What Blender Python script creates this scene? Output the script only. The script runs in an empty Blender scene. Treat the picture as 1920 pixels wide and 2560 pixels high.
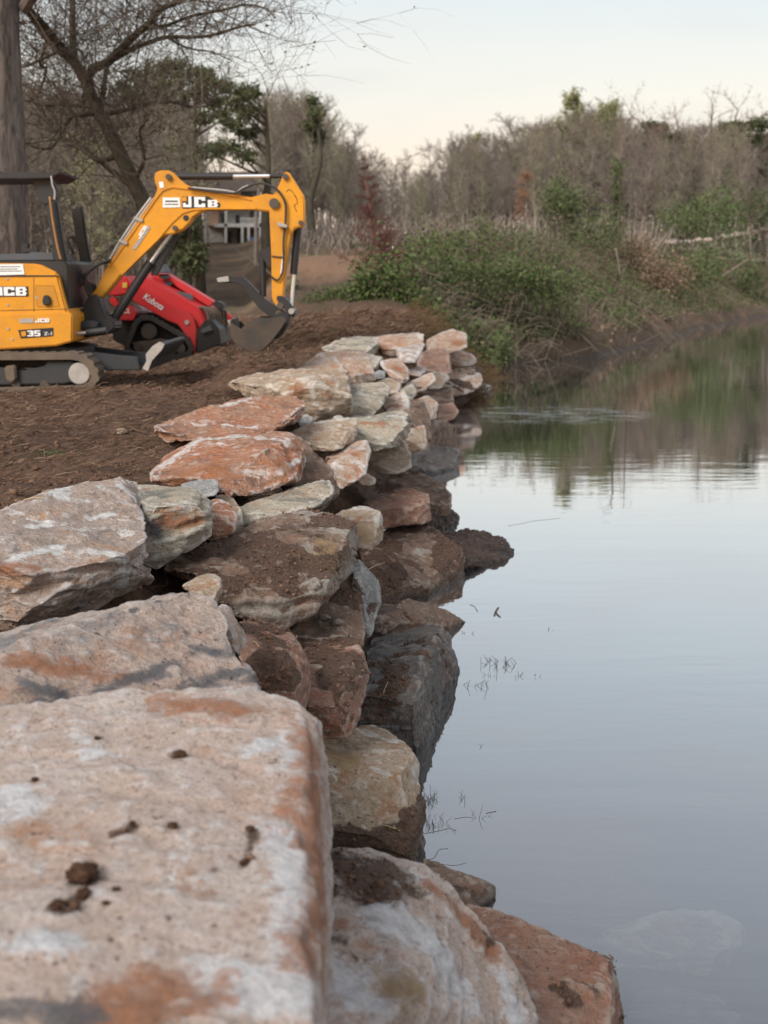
import bpy, bmesh, math, random
import numpy as np
from mathutils import Vector

# ------------------------------------------------------------------ camera, sky, sun, exposure
SC = bpy.context.scene
COL = SC.collection
FPX = 2560 * 48 / 36.0            # focal length in photograph pixels (1920 x 2560)
PITCH = math.atan((1280 - 694) / FPX)
CAMZ = 2.8                        # metres above the water
CP, SP = math.cos(PITCH), math.sin(PITCH)

cam = bpy.data.cameras.new("camera")
cam.sensor_fit = 'VERTICAL'; cam.sensor_height = 36.0; cam.sensor_width = 27.0
cam.lens = 48.0
cam.clip_start = 0.1; cam.clip_end = 2000
cam.dof.use_dof = True; cam.dof.focus_distance = 7.6; cam.dof.aperture_fstop = 3.0
camo = bpy.data.objects.new("camera", cam); COL.objects.link(camo)
camo.location = (0, 0, CAMZ); camo.rotation_euler = (math.pi / 2 - PITCH, 0, 0)
SC.camera = camo

SUN_EL, SUN_AZ = math.radians(38), math.radians(215)     # soft light from behind and left of the camera
w = bpy.data.worlds.new("World"); SC.world = w; w.use_nodes = True
nt = w.node_tree; nt.nodes.clear()
out = nt.nodes.new("ShaderNodeOutputWorld")
sky = nt.nodes.new("ShaderNodeTexSky"); sky.sky_type = 'NISHITA'; sky.sun_disc = False
sky.sun_elevation = math.radians(4); sky.sun_rotation = SUN_AZ
bg1 = nt.nodes.new("ShaderNodeBackground"); bg1.inputs[1].default_value = 0.05
nt.links.new(sky.outputs[0], bg1.inputs[0])
tc = nt.nodes.new("ShaderNodeTexCoord")
sep = nt.nodes.new("ShaderNodeSeparateXYZ"); nt.links.new(tc.outputs["Generated"], sep.inputs[0])
# thin high cloud: streaky veil over an even dusk gradient
mp = nt.nodes.new("ShaderNodeMapping"); mp.inputs["Scale"].default_value = (1.2, 1.2, 7.0)
nt.links.new(tc.outputs["Generated"], mp.inputs[0])
cn = nt.nodes.new("ShaderNodeTexNoise"); cn.inputs["Scale"].default_value = 1.6; cn.inputs["Detail"].default_value = 6
nt.links.new(mp.outputs[0], cn.inputs[0])
ma = nt.nodes.new("ShaderNodeMath"); ma.operation = 'MULTIPLY_ADD'
ma.inputs[1].default_value = 0.10; ma.inputs[2].default_value = -0.05
nt.links.new(cn.outputs[0], ma.inputs[0])
mb_ = nt.nodes.new("ShaderNodeMath"); mb_.operation = 'ADD'
nt.links.new(sep.outputs[2], mb_.inputs[0]); nt.links.new(ma.outputs[0], mb_.inputs[1])
rp = nt.nodes.new("ShaderNodeValToRGB"); cr = rp.color_ramp
stops = [(0.0, (.56, .40, .35)), (0.03, (.585, .44, .395)), (0.08, (.55, .46, .432)), (0.13, (.50, .468, .458)), (0.19, (.43, .445, .47)),
         (0.30, (.375, .40, .435)), (0.45, (.365, .38, .42)), (1.0, (.38, .395, .43))]
cr.elements[0].position = stops[0][0]; cr.elements[0].color = (*stops[0][1], 1)
cr.elements[1].position = stops[-1][0]; cr.elements[1].color = (*stops[-1][1], 1)
for p, c in stops[1:-1]:
    e = cr.elements.new(p); e.color = (*c, 1)
nt.links.new(mb_.outputs[0], rp.inputs[0])
bg2 = nt.nodes.new("ShaderNodeBackground"); bg2.inputs[1].default_value = 1.0
cn2 = nt.nodes.new("ShaderNodeTexNoise"); cn2.inputs["Scale"].default_value = 3.2; cn2.inputs["Detail"].default_value = 5; cn2.inputs["Distortion"].default_value = .6
nt.links.new(mp.outputs[0], cn2.inputs[0])
cr2 = nt.nodes.new("ShaderNodeValToRGB"); cr2.color_ramp.elements[0].position = .45; cr2.color_ramp.elements[0].color = (0, 0, 0, 1); cr2.color_ramp.elements[1].position = .75; cr2.color_ramp.elements[1].color = (.58, .58, .58, 1)
nt.links.new(cn2.outputs[0], cr2.inputs[0])
mxc = nt.nodes.new("ShaderNodeMix"); mxc.data_type = 'RGBA'; nt.links.new(cr2.outputs[0], mxc.inputs[0]); nt.links.new(rp.outputs[0], mxc.inputs[6]); mxc.inputs[7].default_value = (.41, .385, .41, 1)
nt.links.new(mxc.outputs[2], bg2.inputs[0])
addn = nt.nodes.new("ShaderNodeAddShader")
nt.links.new(bg1.outputs[0], addn.inputs[0]); nt.links.new(bg2.outputs[0], addn.inputs[1])
nt.links.new(addn.outputs[0], out.inputs[0])

sl = bpy.data.lights.new("sun", 'SUN'); sl.energy = 2.8; sl.angle = math.radians(28); sl.color = (1.0, .94, .88)
so = bpy.data.objects.new("sun", sl); COL.objects.link(so)
sd = Vector((math.sin(SUN_AZ) * math.cos(SUN_EL), math.cos(SUN_AZ) * math.cos(SUN_EL), math.sin(SUN_EL)))
so.rotation_euler = (-sd).to_track_quat('-Z', 'Y').to_euler()
so.location = (0, -10, 20)

SC.view_settings.view_transform = 'Standard'; SC.view_settings.look = 'None'
SC.view_settings.exposure = 0.6; SC.view_settings.gamma = 1.0
SC.view_settings.use_curve_mapping = False
SC.cycles.use_denoising = True
SC.cycles.max_bounces = 5; SC.cycles.transparent_max_bounces = 8
SC.render.film_transparent = False

# ------------------------------------------------------------------ helpers
def ray(px, py):
    x = (px - 960) / FPX; u = -(py - 1280) / FPX
    return np.array((x, CP + u * SP, -SP + u * CP))
def at(px, py, v):
    """photo pixel to a place: v < 2 means on the level z = v, v >= 2 means at the distance y = v"""
    r = ray(px, py)
    t = (v - CAMZ) / r[2] if v < 2 else v / r[1]
    return np.array((0, 0, CAMZ)) + r * t

def _hash(ix, iy, iz, seed):
    h = (ix.astype(np.int64) * 374761393 + iy.astype(np.int64) * 668265263 + iz.astype(np.int64) * 2147483647 + seed * 1274126177) & 0xFFFFFFFF
    h = ((h ^ (h >> 13)) * 1274126177) & 0xFFFFFFFF
    h = ((h ^ (h >> 16)) * 2246822519) & 0xFFFFFFFF
    return ((h ^ (h >> 15)) & 0xFFFF) / 32767.5 - 1.0
def vnoise(P, seed=0):
    P = np.asarray(P, float); F = np.floor(P); I = F.astype(np.int64); f = P - F
    u = f * f * f * (f * (f * 6 - 15) + 10)
    r = 0
    for dx in (0, 1):
        wx = u[:, 0] if dx else 1 - u[:, 0]
        for dy in (0, 1):
            wy = u[:, 1] if dy else 1 - u[:, 1]
            for dz in (0, 1):
                wz = u[:, 2] if dz else 1 - u[:, 2]
                r = r + wx * wy * wz * _hash(I[:, 0] + dx, I[:, 1] + dy, I[:, 2] + dz, seed)
    return r
def fbm(P, sc, octv=4, seed=0, gain=.5):
    s = 0; a = 1; tot = 0
    for o in range(octv):
        s = s + a * vnoise(np.asarray(P) * (sc * 2 ** o) + 17.3 * o, seed + o * 7); tot += a; a *= gain
    return s / tot
def sstep(x):
    x = np.clip(x, 0, 1); return x * x * (3 - 2 * x)

def mesh_np(name, V, F, k):
    """mesh from arrays: V (n,3), F (m,k)"""
    me = bpy.data.meshes.new(name)
    V = np.asarray(V, np.float32); F = np.asarray(F, np.int32)
    me.vertices.add(len(V)); me.vertices.foreach_set("co", V.ravel())
    me.loops.add(F.size); me.loops.foreach_set("vertex_index", F.ravel())
    me.polygons.add(len(F)); me.polygons.foreach_set("loop_start", np.arange(0, F.size, k, dtype=np.int32))
    me.update(calc_edges=True)
    return me
def link(name, me, mat, parent=None, loc=None, smooth=False):
    o = bpy.data.objects.new(name, me); COL.objects.link(o)
    if mat is not None and len(me.materials) == 0: me.materials.append(mat)
    if parent is not None: o.parent = parent
    if loc is not None: o.location = loc
    if smooth:
        me.polygons.foreach_set("use_smooth", np.ones(len(me.polygons), bool))
    return o
def tag(o, label=None, cat=None, group=None, kind=None):
    if label: o["label"] = label
    if cat: o["category"] = cat
    if group: o["group"] = group
    if kind: o["kind"] = kind
    return o
class Thing:
    """an Empty at a thing's base; its parts are given in world coordinates"""
    def __init__(s, name, loc, label, cat, group=None):
        s.loc = np.array(loc, float)
        s.o = bpy.data.objects.new(name, None); COL.objects.link(s.o); s.o.location = loc
        s.o.empty_display_size = .1
        tag(s.o, label, cat, group)
    def part(s, name, V, F, mat, parent=None, smooth=False, bevel=0, k=None):
        V = np.asarray(V, float) - s.loc
        if k: me = mesh_np(name, V, F, k)
        else:
            me = bpy.data.meshes.new(name); me.from_pydata([tuple(v) for v in V], [], [tuple(f) for f in F]); me.update()
        if bevel:
            bm = bmesh.new(); bm.from_mesh(me)
            bmesh.ops.recalc_face_normals(bm, faces=bm.faces)
            es = [e for e in bm.edges if len(e.link_faces) == 2 and e.calc_face_angle(0) > .5]
            bmesh.ops.bevel(bm, geom=es, offset=bevel, segments=2, affect='EDGES', clamp_overlap=True)
            bm.to_mesh(me); bm.free()
        return link(name, me, mat, parent or s.o, smooth=smooth)

def bevel_part_obj(o, w): pass

def prism(poly, axis, a, b):
    """polygon of 2-D points extruded along an axis between a and b; axis 1 = y (points are x, z), 0 = x (points y, z), 2 = z (points x, y)"""
    n = len(poly); V = []
    for t in (a, b):
        for p, q in poly:
            V.append((p, t, q) if axis == 1 else ((t, p, q) if axis == 0 else (p, q, t)))
    F = [tuple(range(n)), tuple(range(2 * n - 1, n - 1, -1))]
    F += [(i, i + n, (i + 1) % n + n, (i + 1) % n) for i in range(n)]
    return np.array(V), F
def box(c, s):
    x, y, z = c; a, b, d = s[0] / 2, s[1] / 2, s[2] / 2
    return prism([(x - a, z - d), (x + a, z - d), (x + a, z + d), (x - a, z + d)], 1, y - b, y + b)
def join(*vfs):
    V = []; F = []; n = 0
    for v, f in vfs:
        V.append(np.asarray(v, float)); F += [tuple(i + n for i in g) for g in f]; n += len(v)
    return np.vstack(V), F
def tube(path, rad, k=8, cap=True):
    P = np.asarray(path, float); n = len(P)
    R = np.full(n, rad) if np.isscalar(rad) else np.asarray(rad, float)
    T = np.gradient(P, axis=0); T /= np.linalg.norm(T, axis=1)[:, None] + 1e-9
    up = np.array((0, 0, 1.)) if abs(T[0][2]) < .9 else np.array((1., 0, 0))
    V = []; u = np.cross(T[0], up); u /= np.linalg.norm(u)
    for i in range(n):
        u = u - T[i] * np.dot(u, T[i]); u /= np.linalg.norm(u) + 1e-9
        v = np.cross(T[i], u)
        for j in range(k):
            a = 2 * math.pi * j / k
            V.append(P[i] + R[i] * (math.cos(a) * u + math.sin(a) * v))
    F = [(i * k + j, i * k + (j + 1) % k, (i + 1) * k + (j + 1) % k, (i + 1) * k + j) for i in range(n - 1) for j in range(k)]
    if cap: F += [tuple(range(k - 1, -1, -1)), tuple(range((n - 1) * k, n * k))]
    return np.array(V), F
def spline(pts, n=6):
    """Catmull-Rom through points"""
    P = [np.asarray(p, float) for p in pts]
    P = [2 * P[0] - P[1]] + P + [2 * P[-1] - P[-2]]
    o = []
    for i in range(1, len(P) - 2):
        for j in range(n):
            t = j / n
            o.append(.5 * ((2 * P[i]) + (-P[i - 1] + P[i + 1]) * t + (2 * P[i - 1] - 5 * P[i] + 4 * P[i + 1] - P[i + 2]) * t * t + (-P[i - 1] + 3 * P[i] - 3 * P[i + 1] + P[i + 2]) * t ** 3))
    o.append(P[-2])
    return np.array(o)
def segs_mesh(A, B, ra, rb, k=3):
    """many tapered sticks at once"""
    A = np.asarray(A, float); B = np.asarray(B, float); n = len(A)
    T = B - A; T /= np.linalg.norm(T, axis=1)[:, None] + 1e-9
    up = np.where(np.abs(T[:, 2:3]) < .9, np.array([[0, 0, 1.]]), np.array([[1., 0, 0]]))
    u = np.cross(T, up); u /= np.linalg.norm(u, axis=1)[:, None] + 1e-9
    v = np.cross(T, u)
    V = np.zeros((n, 2 * k, 3))
    for j in range(k):
        a = 2 * math.pi * j / k; d = math.cos(a) * u + math.sin(a) * v
        V[:, j] = A + d * np.asarray(ra)[:, None]; V[:, k + j] = B + d * np.asarray(rb)[:, None]
    base = (np.arange(n) * 2 * k)[:, None, None]
    q = np.array([[j, (j + 1) % k, k + (j + 1) % k, k + j] for j in range(k)])[None]
    return V.reshape(-1, 3), (base + q).reshape(-1, 4)
def ribbons(A, B, ra, rb, seed=0):
    """many thin flat blades at once, one face each, rolled at random"""
    g = np.random.default_rng(seed); A = np.asarray(A, float); B = np.asarray(B, float); n = len(A)
    T = B - A; T /= np.linalg.norm(T, axis=1)[:, None] + 1e-9
    u = np.cross(T, g.normal(size=(n, 3))); u /= np.linalg.norm(u, axis=1)[:, None] + 1e-9
    ra = np.asarray(ra)[:, None]; rb = np.asarray(rb)[:, None]
    V = np.stack([A - u * ra, A + u * ra, B + u * rb, B - u * rb], 1)
    return V.reshape(-1, 3), (np.arange(n) * 4)[:, None] + np.array([[0, 1, 2, 3]])
def leaf_mesh(C, size, rng, aspect=.55, flat=0.0):
    """many small leaf faces (a bent diamond each)"""
    n = len(C); C = np.asarray(C, float)
    a = rng.normal(size=(n, 3)); a[:, 2] *= (1 - flat); a /= np.linalg.norm(a, axis=1)[:, None]
    b = rng.normal(size=(n, 3)); b[:, 2] *= (1 - flat); b -= a * np.sum(a * b, 1)[:, None]; b /= np.linalg.norm(b, axis=1)[:, None] + 1e-9
    s = np.asarray(size) * rng.uniform(.6, 1.3, n) if np.isscalar(size) else np.asarray(size)
    s = s[:, None]
    V = np.stack([C - a * s, C + b * s * aspect, C + a * s, C - b * s * aspect], 1)
    return V.reshape(-1, 3), (np.arange(n) * 4)[:, None] + np.array([[0, 1, 2, 3]])

# ------------------------------------------------------------------ materials
class NB:
    """tiny node builder"""
    def __init__(s, name):
        s.m = bpy.data.materials.new(name); s.m.use_nodes = True
        s.t = s.m.node_tree; s.t.nodes.clear()
        s.out = s.t.nodes.new("ShaderNodeOutputMaterial")
    def n(s, typ, **kw):
        nd = s.t.nodes.new(typ)
        for k, v in kw.items(): setattr(nd, k, v)
        return nd
    def l(s, a, b): s.t.links.new(a, b)
    def noise(s, vec, scale, detail=4, rough=.55, dist=0):
        nd = s.n("ShaderNodeTexNoise"); nd.inputs["Scale"].default_value = scale; nd.inputs["Detail"].default_value = detail
        nd.inputs["Roughness"].default_value = rough; nd.inputs["Distortion"].default_value = dist
        if vec is not None: s.l(vec, nd.inputs["Vector"])
        return nd.outputs["Fac"]
    def ramp(s, fac, stops, interp='LINEAR'):
        nd = s.n("ShaderNodeValToRGB"); c = nd.color_ramp; c.interpolation = interp
        def col(v): return (v, v, v, 1) if np.isscalar(v) else (*v, 1)
        c.elements[0].position = stops[0][0]; c.elements[0].color = col(stops[0][1])
        c.elements[1].position = stops[-1][0]; c.elements[1].color = col(stops[-1][1])
        for p, v in stops[1:-1]: c.elements.new(p).color = col(v)
        s.l(fac, nd.inputs[0]); return nd.outputs[0]
    def mix(s, fac, a, b, blend='MIX'):
        nd = s.n("ShaderNodeMix", data_type='RGBA', blend_type=blend)
        for i, v in ((0, fac), (6, a), (7, b)):
            if hasattr(v, "links"): s.l(v, nd.inputs[i])
            elif i == 0: nd.inputs[0].default_value = v
            else: nd.inputs[i].default_value = (*v, 1)
        return nd.outputs[2]
    def math(s, op, a, b=None, c=None, clamp=False):
        nd = s.n("ShaderNodeMath", operation=op, use_clamp=clamp)
        for i, v in enumerate((a, b, c)):
            if v is None: continue
            if hasattr(v, "links"): s.l(v, nd.inputs[i])
            else: nd.inputs[i].default_value = v
        return nd.outputs[0]
    def coord(s, kind="Object", scale=(1, 1, 1), loc=(0, 0, 0), rot=(0, 0, 0)):
        tcn = s.n("ShaderNodeTexCoord"); mpn = s.n("ShaderNodeMapping")
        mpn.inputs["Scale"].default_value = scale; mpn.inputs["Location"].default_value = loc; mpn.inputs["Rotation"].default_value = rot
        s.l(tcn.outputs[kind], mpn.inputs[0]); return mpn.outputs[0]
    def attr(s, name):
        a = s.n("ShaderNodeAttribute"); a.attribute_name = name; return a.outputs["Fac"]
    def bump(s, h, strength=.5, dist=.02, normal=None):
        b = s.n("ShaderNodeBump"); b.inputs["Strength"].default_value = strength; b.inputs["Distance"].default_value = dist
        s.l(h, b.inputs["Height"])
        if normal is not None: s.l(normal, b.inputs["Normal"])
        return b.outputs[0]
    def done(s, color, rough=.8, normal=None, metal=0, spec=.3, coat=0):
        p = s.n("ShaderNodeBsdfPrincipled")
        for key, v in (("Base Color", color), ("Roughness", rough)):
            if hasattr(v, "links"): s.l(v, p.inputs[key])
            else: p.inputs[key].default_value = (*v, 1) if key == "Base Color" else v
        p.inputs["Metallic"].default_value = metal; p.inputs["Specular IOR Level"].default_value = spec
        p.inputs["Coat Weight"].default_value = coat
        if normal is not None: s.l(normal, p.inputs["Normal"])
        s.l(p.outputs[0], s.out.inputs[0]); return s.m

def mat_paint(name, col, rough=.4, dirt=.35, dirtcol=(.12, .085, .06), metal=0, spec=.5, scale=3.0):
    b = NB(name); c = b.coord("Object")
    n1 = b.noise(c, scale, 6, .6); n2 = b.noise(c, scale * 9, 4, .6)
    col2 = b.mix(b.ramp(n1, [(.35, 0), (.75, dirt)]), col, dirtcol)
    col3 = b.mix(b.ramp(n2, [(.55, 0), (.75, dirt * .8)]), col2, dirtcol)
    return b.done(col3, b.ramp(n1, [(.3, rough), (.8, min(1, rough + .3))]), b.bump(n2, .08, .004), metal, spec)
def mat_island(name, cols, rough=.85, spec=.15):
    """colour picked per separate piece"""
    b = NB(name); g = b.n("ShaderNodeNewGeometry")
    st = [(i / (len(cols) - 1), c) for i, c in enumerate(cols)]
    return b.done(b.ramp(g.outputs["Random Per Island"], st), rough, None, 0, spec)

SOIL = (.105, .056, .034); SOIL_D = (.05, .027, .018); SOIL_L = (.19, .115, .07)
def mat_soil(name, dark=1.0, wet=0.0):
    b = NB(name); c = b.coord("Object")
    n1 = b.noise(c, 1.1, 6, .6); n2 = b.noise(c, 14, 8, .65); n3 = b.noise(c, 60, 5, .7)
    def k(x): return tuple(v * dark for v in x)
    col = b.mix(b.ramp(n1, [(.3, 0), (.7, 1)]), k(SOIL), k((.085, .05, .034)))
    col = b.mix(b.ramp(n2, [(.38, .85), (.6, 0)]), col, k(SOIL_D))
    col = b.mix(b.ramp(n3, [(.52, 0), (.75, .6)]), col, k(SOIL_L))
    h = b.math('ADD', b.math('MULTIPLY', n2, 1.0), b.math('MULTIPLY', n3, .5))
    return b.done(col, .95 - .4 * wet, b.bump(h, .9, .03), 0, .1 + .3 * wet)
M = {}
M['soil'] = mat_soil('soil'); M['mud'] = mat_soil('wet_mud', .75, .45)
M['crumb'] = mat_island('soil_crumb', [(.08, .046, .032), (.14, .082, .055), (.20, .12, .08), (.12, .07, .048)], .95, .05)
M['straw'] = mat_island('straw', [(.08, .047, .03), (.15, .09, .06), (.12, .07, .046), (.24, .165, .11), (.10, .06, .04), (.18, .115, .072)], .9, .1)
M['twig'] = mat_island('twig', [(.10, .075, .055), (.17, .135, .105), (.23, .18, .14)], .9, .1)
# ------------------------------------------------------------------ the ground and the river
WL = np.array([(5, -18), (2.0, 1.5), (1.25, 4.3), (.75, 5.5), (.35, 6.2), (.3, 7.1), (.42, 8), (.58, 9.4), (.72, 11.9), (.88, 14), (.95, 16.6),
               (1.25, 21), (2.2, 31), (2.6, 35), (3.4, 40), (4.8, 46), (7.8, 49.5), (17.6, 77), (28, 102), (60, 170), (220, 420)], float)
def bank_dist(X, Y):
    """signed distance to the waterline (positive on the land side) and the y of the nearest waterline point"""
    best = np.full(X.shape, 1e9); sgn = np.ones(X.shape); near = np.zeros(X.shape)
    for a, b in zip(WL[:-1], WL[1:]):
        d = b - a; L2 = d @ d
        t = np.clip(((X - a[0]) * d[0] + (Y - a[1]) * d[1]) / L2, 0, 1)
        qx, qy = a[0] + t * d[0], a[1] + t * d[1]
        ds = np.hypot(X - qx, Y - qy); cr_ = d[0] * (Y - a[1]) - d[1] * (X - a[0])
        m = ds < best
        best = np.where(m, ds, best); sgn = np.where(m, np.sign(cr_), sgn); near = np.where(m, qy, near)
    return best * sgn, near
def ground_z(X, Y, fine=True):
    X = np.asarray(X, float); Y = np.asarray(Y, float)
    d, s = bank_dist(X, Y)
    C = np.interp(s, [-18, 26, 31, 36, 41, 46, 50, 60, 77, 102, 170, 420], [1.45, 1.45, 1.6, 1.75, 2.5, 3.3, 3.7, 4.1, 4.6, 5.2, 6.0, 8])
    C = C - .28 * (1 - sstep((s - 5.8) / 1.6))
    Wd = np.interp(s, [-18, 6, 8, 12, 17, 27, 31, 36, 41, 46, 60, 102, 420], [1.5, 1.5, 1.4, 2.0, 2.6, 2.4, 1.9, 2.0, 4, 5.5, 7, 9, 14])
    off = np.interp(s, [-18, 5, 6.5, 8, 11, 27, 30, 33, 36, 420], [.75, .75, .5, .4, .35, .35, .2, .0, 0, 0])
    dip = np.interp(s, [-18, 26, 33, 420], [.45, .45, .05, 0])
    z = -dip + (C + dip) * sstep((d - off * .5) / (Wd + off * .5))
    cutb = sstep((s - 40) / 5)                      # the far bank is undercut: a low earth face at the water
    z = z * (1 - cutb) + cutb * (.75 * sstep(d / .45) + (C - .75) * sstep((d - .3) / Wd))
    left = 1.5 + np.zeros_like(X)
    t = sstep((X / np.maximum(Y, 1) + .105) / .045) * sstep((Y - 36) / 5) + (1 - sstep((Y - 36) / 5))
    z = np.where(d > 0, left * (1 - t) + z * t, z)
    z += np.maximum(0, Y - 52) * (.050 - .042 * sstep((X / np.maximum(Y, 1) + .10) / .06)) * sstep((d - 7) / 16)
    z += .22 * np.exp(-((X - .2) / 1.6) ** 2 - ((Y - 33.5) / 1.6) ** 2) + .32 * np.exp(-((X + 1.2) / .75) ** 2 - ((Y - 17.8) / 1.1) ** 2) + .25 * np.exp(-((X + .7) / .9) ** 2 - ((Y - 22.5) / 2.2) ** 2) + .25 * np.exp(-((X - .1) / .8) ** 2 - ((Y - 27.5) / 2) ** 2) + .56 * np.exp(-((X + 1.4) / .6) ** 2 - ((Y - 15.75) / .5) ** 2) + .16 * np.exp(-((X + 2.4) / 1.1) ** 2 - ((Y - 14.3) / 1.3) ** 2)
    z += .35 * np.exp(-((X + 1.9) / 2.2) ** 2 - ((Y - 46) / 3.0) ** 2)
    under = -dip - .75 * (1 - np.exp(np.minimum(d, 0) / 1.6))
    z = np.where(d < 0, under, z)
    if fine:
        P = np.stack([X, Y, np.zeros_like(X)], -1).reshape(-1, 3)
        am = sstep((d.ravel() + .2) / .8)
        nz = .14 * fbm(P, .55, 3, 3) + .07 * fbm(P, 2.2, 4, 5, .65) + .07 * np.abs(fbm(P, 5.5, 3, 9, .65))
        z = z + (nz * am + .03 * fbm(P, 1.3, 3, 21)).reshape(X.shape)
    return z
def gz(x, y): return float(ground_z(np.array([x]), np.array([y]))[0])
def gsp(a, b, n): return list(np.linspace(a, b, n, endpoint=False))
xs = [-260, -180, -130, -95, -70, -52] + gsp(-40, -8, 45) + gsp(-8, -4, 40) + gsp(-4, 2.4, 120) + gsp(2.4, 9, 40) + gsp(9, 40, 40) + [40, 48, 60, 80, 110, 150, 210, 300]
ys = gsp(-18, 2, 20) + gsp(2, 12, 165) + gsp(12, 24, 115) + gsp(24, 40, 95) + gsp(40, 64, 70) + gsp(64, 130, 50) + gsp(130, 240, 14) + [240, 300, 420]
GX, GY = np.meshgrid(np.array(xs), np.array(ys))
GZ = ground_z(GX, GY)
nx, ny = len(xs), len(ys)
ii = (np.arange(ny - 1)[:, None] * nx + np.arange(nx - 1)[None]).ravel()
gme = mesh_np('ground', np.stack([GX, GY, GZ], -1).reshape(-1, 3), np.stack([ii, ii + 1, ii + nx + 1, ii + nx], 1), 4)
def mat_ground():
    b = NB('ground_soil'); c = b.coord("Object")
    n0 = b.noise(c, .35, 4); n1 = b.noise(c, 1.3, 6, .6); n2 = b.noise(c, 13, 8, .7); n3 = b.noise(c, 55, 6, .7)
    sp_ = b.n("ShaderNodeSeparateXYZ"); b.l(c, sp_.inputs[0])
    # fibrous matted straw pressed into the dirt
    fib = b.noise(b.coord("Object", (9, 26, 9), rot=(0, 0, .5)), 1, 8, .75, 2.5)
    col = b.mix(b.ramp(n1, [(.35, 0), (.65, 1)]), (.25, .15, .10), (.125, .073, .05))
    col = b.mix(b.ramp(n2, [(.38, .95), (.52, 0)]), col, (.065, .038, .027))
    col = b.mix(b.ramp(fib, [(.5, 0), (.72, .7)]), col, (.26, .175, .115))
    col = b.mix(b.ramp(n3, [(.55, 0), (.8, .5)]), col, (.22, .15, .10))
    # beyond the work site: leaf litter, thin grass, bare orange dirt
    litter = b.mix(b.ramp(n2, [(.35, 0), (.65, 1)]), (.085, .06, .045), (.17, .12, .085))
    litter = b.mix(b.ramp(n1, [(.5, 0), (.68, .55)]), litter, (.10, .11, .04))
    litter = b.mix(b.ramp(n0, [(.52, 0), (.62, .5)]), litter, (.24, .14, .085))
    def patch(x, y, r, colr, colin):
        dv = b.n("ShaderNodeVectorMath", operation='DISTANCE'); b.l(c, dv.inputs[0]); dv.inputs[1].default_value = (x, y, 2.5)
        m_ = b.ramp(b.math('ADD', b.math('DIVIDE', dv.outputs["Value"], r), b.math('MULTIPLY', b.math('SUBTRACT', n1, .5), 1.2)), [(.6, .9), (1.0, 0)])
        return b.mix(m_, colin, colr)
    litter = patch(-2.0, 46, 3.4, (.30, .185, .12), litter); litter = patch(-6, 52, 5.5, (.32, .25, .16), litter)
    far = b.ramp(b.math('ADD', b.math('MULTIPLY', sp_.outputs[1], .02), b.math('MULTIPLY', n1, .10)), [(.78, 0), (.86, 1)])
    col = b.mix(far, col, litter)
    wet = b.ramp(b.math('ADD', sp_.outputs[2], b.math('MULTIPLY', n1, .2)), [(.1, 1), (.35, 0)])
    col = b.mix(b.math('MULTIPLY', wet, .6), col, (.03, .019, .014))
    h = b.math('ADD', b.math('MULTIPLY', n2, 1.0), b.math('ADD', b.math('MULTIPLY', n3, .5), b.math('MULTIPLY', fib, .5)))
    return b.done(col, b.ramp(wet, [(0, .95), (1, .5)]), b.bump(h, 1.0, .09), 0, .2)
tag(link('ground', gme, mat_ground(), smooth=True), kind='structure')

def mat_water():
    b = NB('river_water'); c = b.coord("Object")
    n1 = b.noise(b.coord("Object", (.55, 1.7, 1)), 1, 4, .5, .4)
    n2 = b.noise(b.coord("Object", (2.2, 7, 1), rot=(0, 0, .12)), 1, 3, .5)
    n3 = b.noise(b.coord("Object", (.16, .3, 1)), 1, 2)
    calm = b.ramp(n3, [(.4, .25), (.62, 1)])
    h = b.math('ADD', b.math('MULTIPLY', n1, .6), b.math('MULTIPLY', b.math('MULTIPLY', n2, .25), calm))
    rv_ = b.n("ShaderNodeVectorMath", operation='DISTANCE'); b.l(c, rv_.inputs[0]); rv_.inputs[1].default_value = (3.4, 28.5, 0)
    rif = b.ramp(b.math('DIVIDE', rv_.outputs["Value"], 2.4), [(.2, 1), (1, 0)])
    n9 = b.noise(b.coord("Object", (1.3, 5.5, 1), rot=(0, 0, -.15)), 1, 5, .6, .8)
    h = b.math('ADD', h, b.math('MULTIPLY', b.math('MULTIPLY', b.ramp(n9, [(.56, 0), (.72, 1)]), rif), 1.6))      # small riffle off the end of the wall
    nrm = b.bump(h, .22, .02)
    lw = b.n("ShaderNodeLayerWeight"); lw.inputs[0].default_value = .5; b.l(nrm, lw.inputs["Normal"])
    fr = b.ramp(lw.outputs["Facing"], [(0, .06), (.35, .15), (.5, .27), (.62, .44), (.75, .68), (.87, .88), (1, .97)])     # mirror-like towards grazing
    gl = b.n("ShaderNodeBsdfGlossy"); gl.inputs["Roughness"].default_value = .015; gl.inputs[0].default_value = (.97, .98, 1, 1); b.l(nrm, gl.inputs["Normal"])
    df = b.n("ShaderNodeBsdfDiffuse"); df.inputs[0].default_value = (.10, .11, .12, 1)     # fine silt held in the water
    tr = b.n("ShaderNodeBsdfTransparent"); tr.inputs[0].default_value = (.78, .82, .84, 1)
    m1 = b.n("ShaderNodeMixShader"); m1.inputs[0].default_value = .66; b.l(df.outputs[0], m1.inputs[1]); b.l(tr.outputs[0], m1.inputs[2])
    m2 = b.n("ShaderNodeMixShader"); b.l(fr, m2.inputs[0]); b.l(m1.outputs[0], m2.inputs[1]); b.l(gl.outputs[0], m2.inputs[2])
    b.l(m2.outputs[0], b.out.inputs[0]); return b.m
wv = np.array([(-6, -18, 0), (300, -18, 0), (300, 420, 0), (-6, 420, 0)], float)
tag(link('river_water', mesh_np('river_water', wv, np.array([[0, 1, 2, 3]]), 4), mat_water()), kind='structure')

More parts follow.
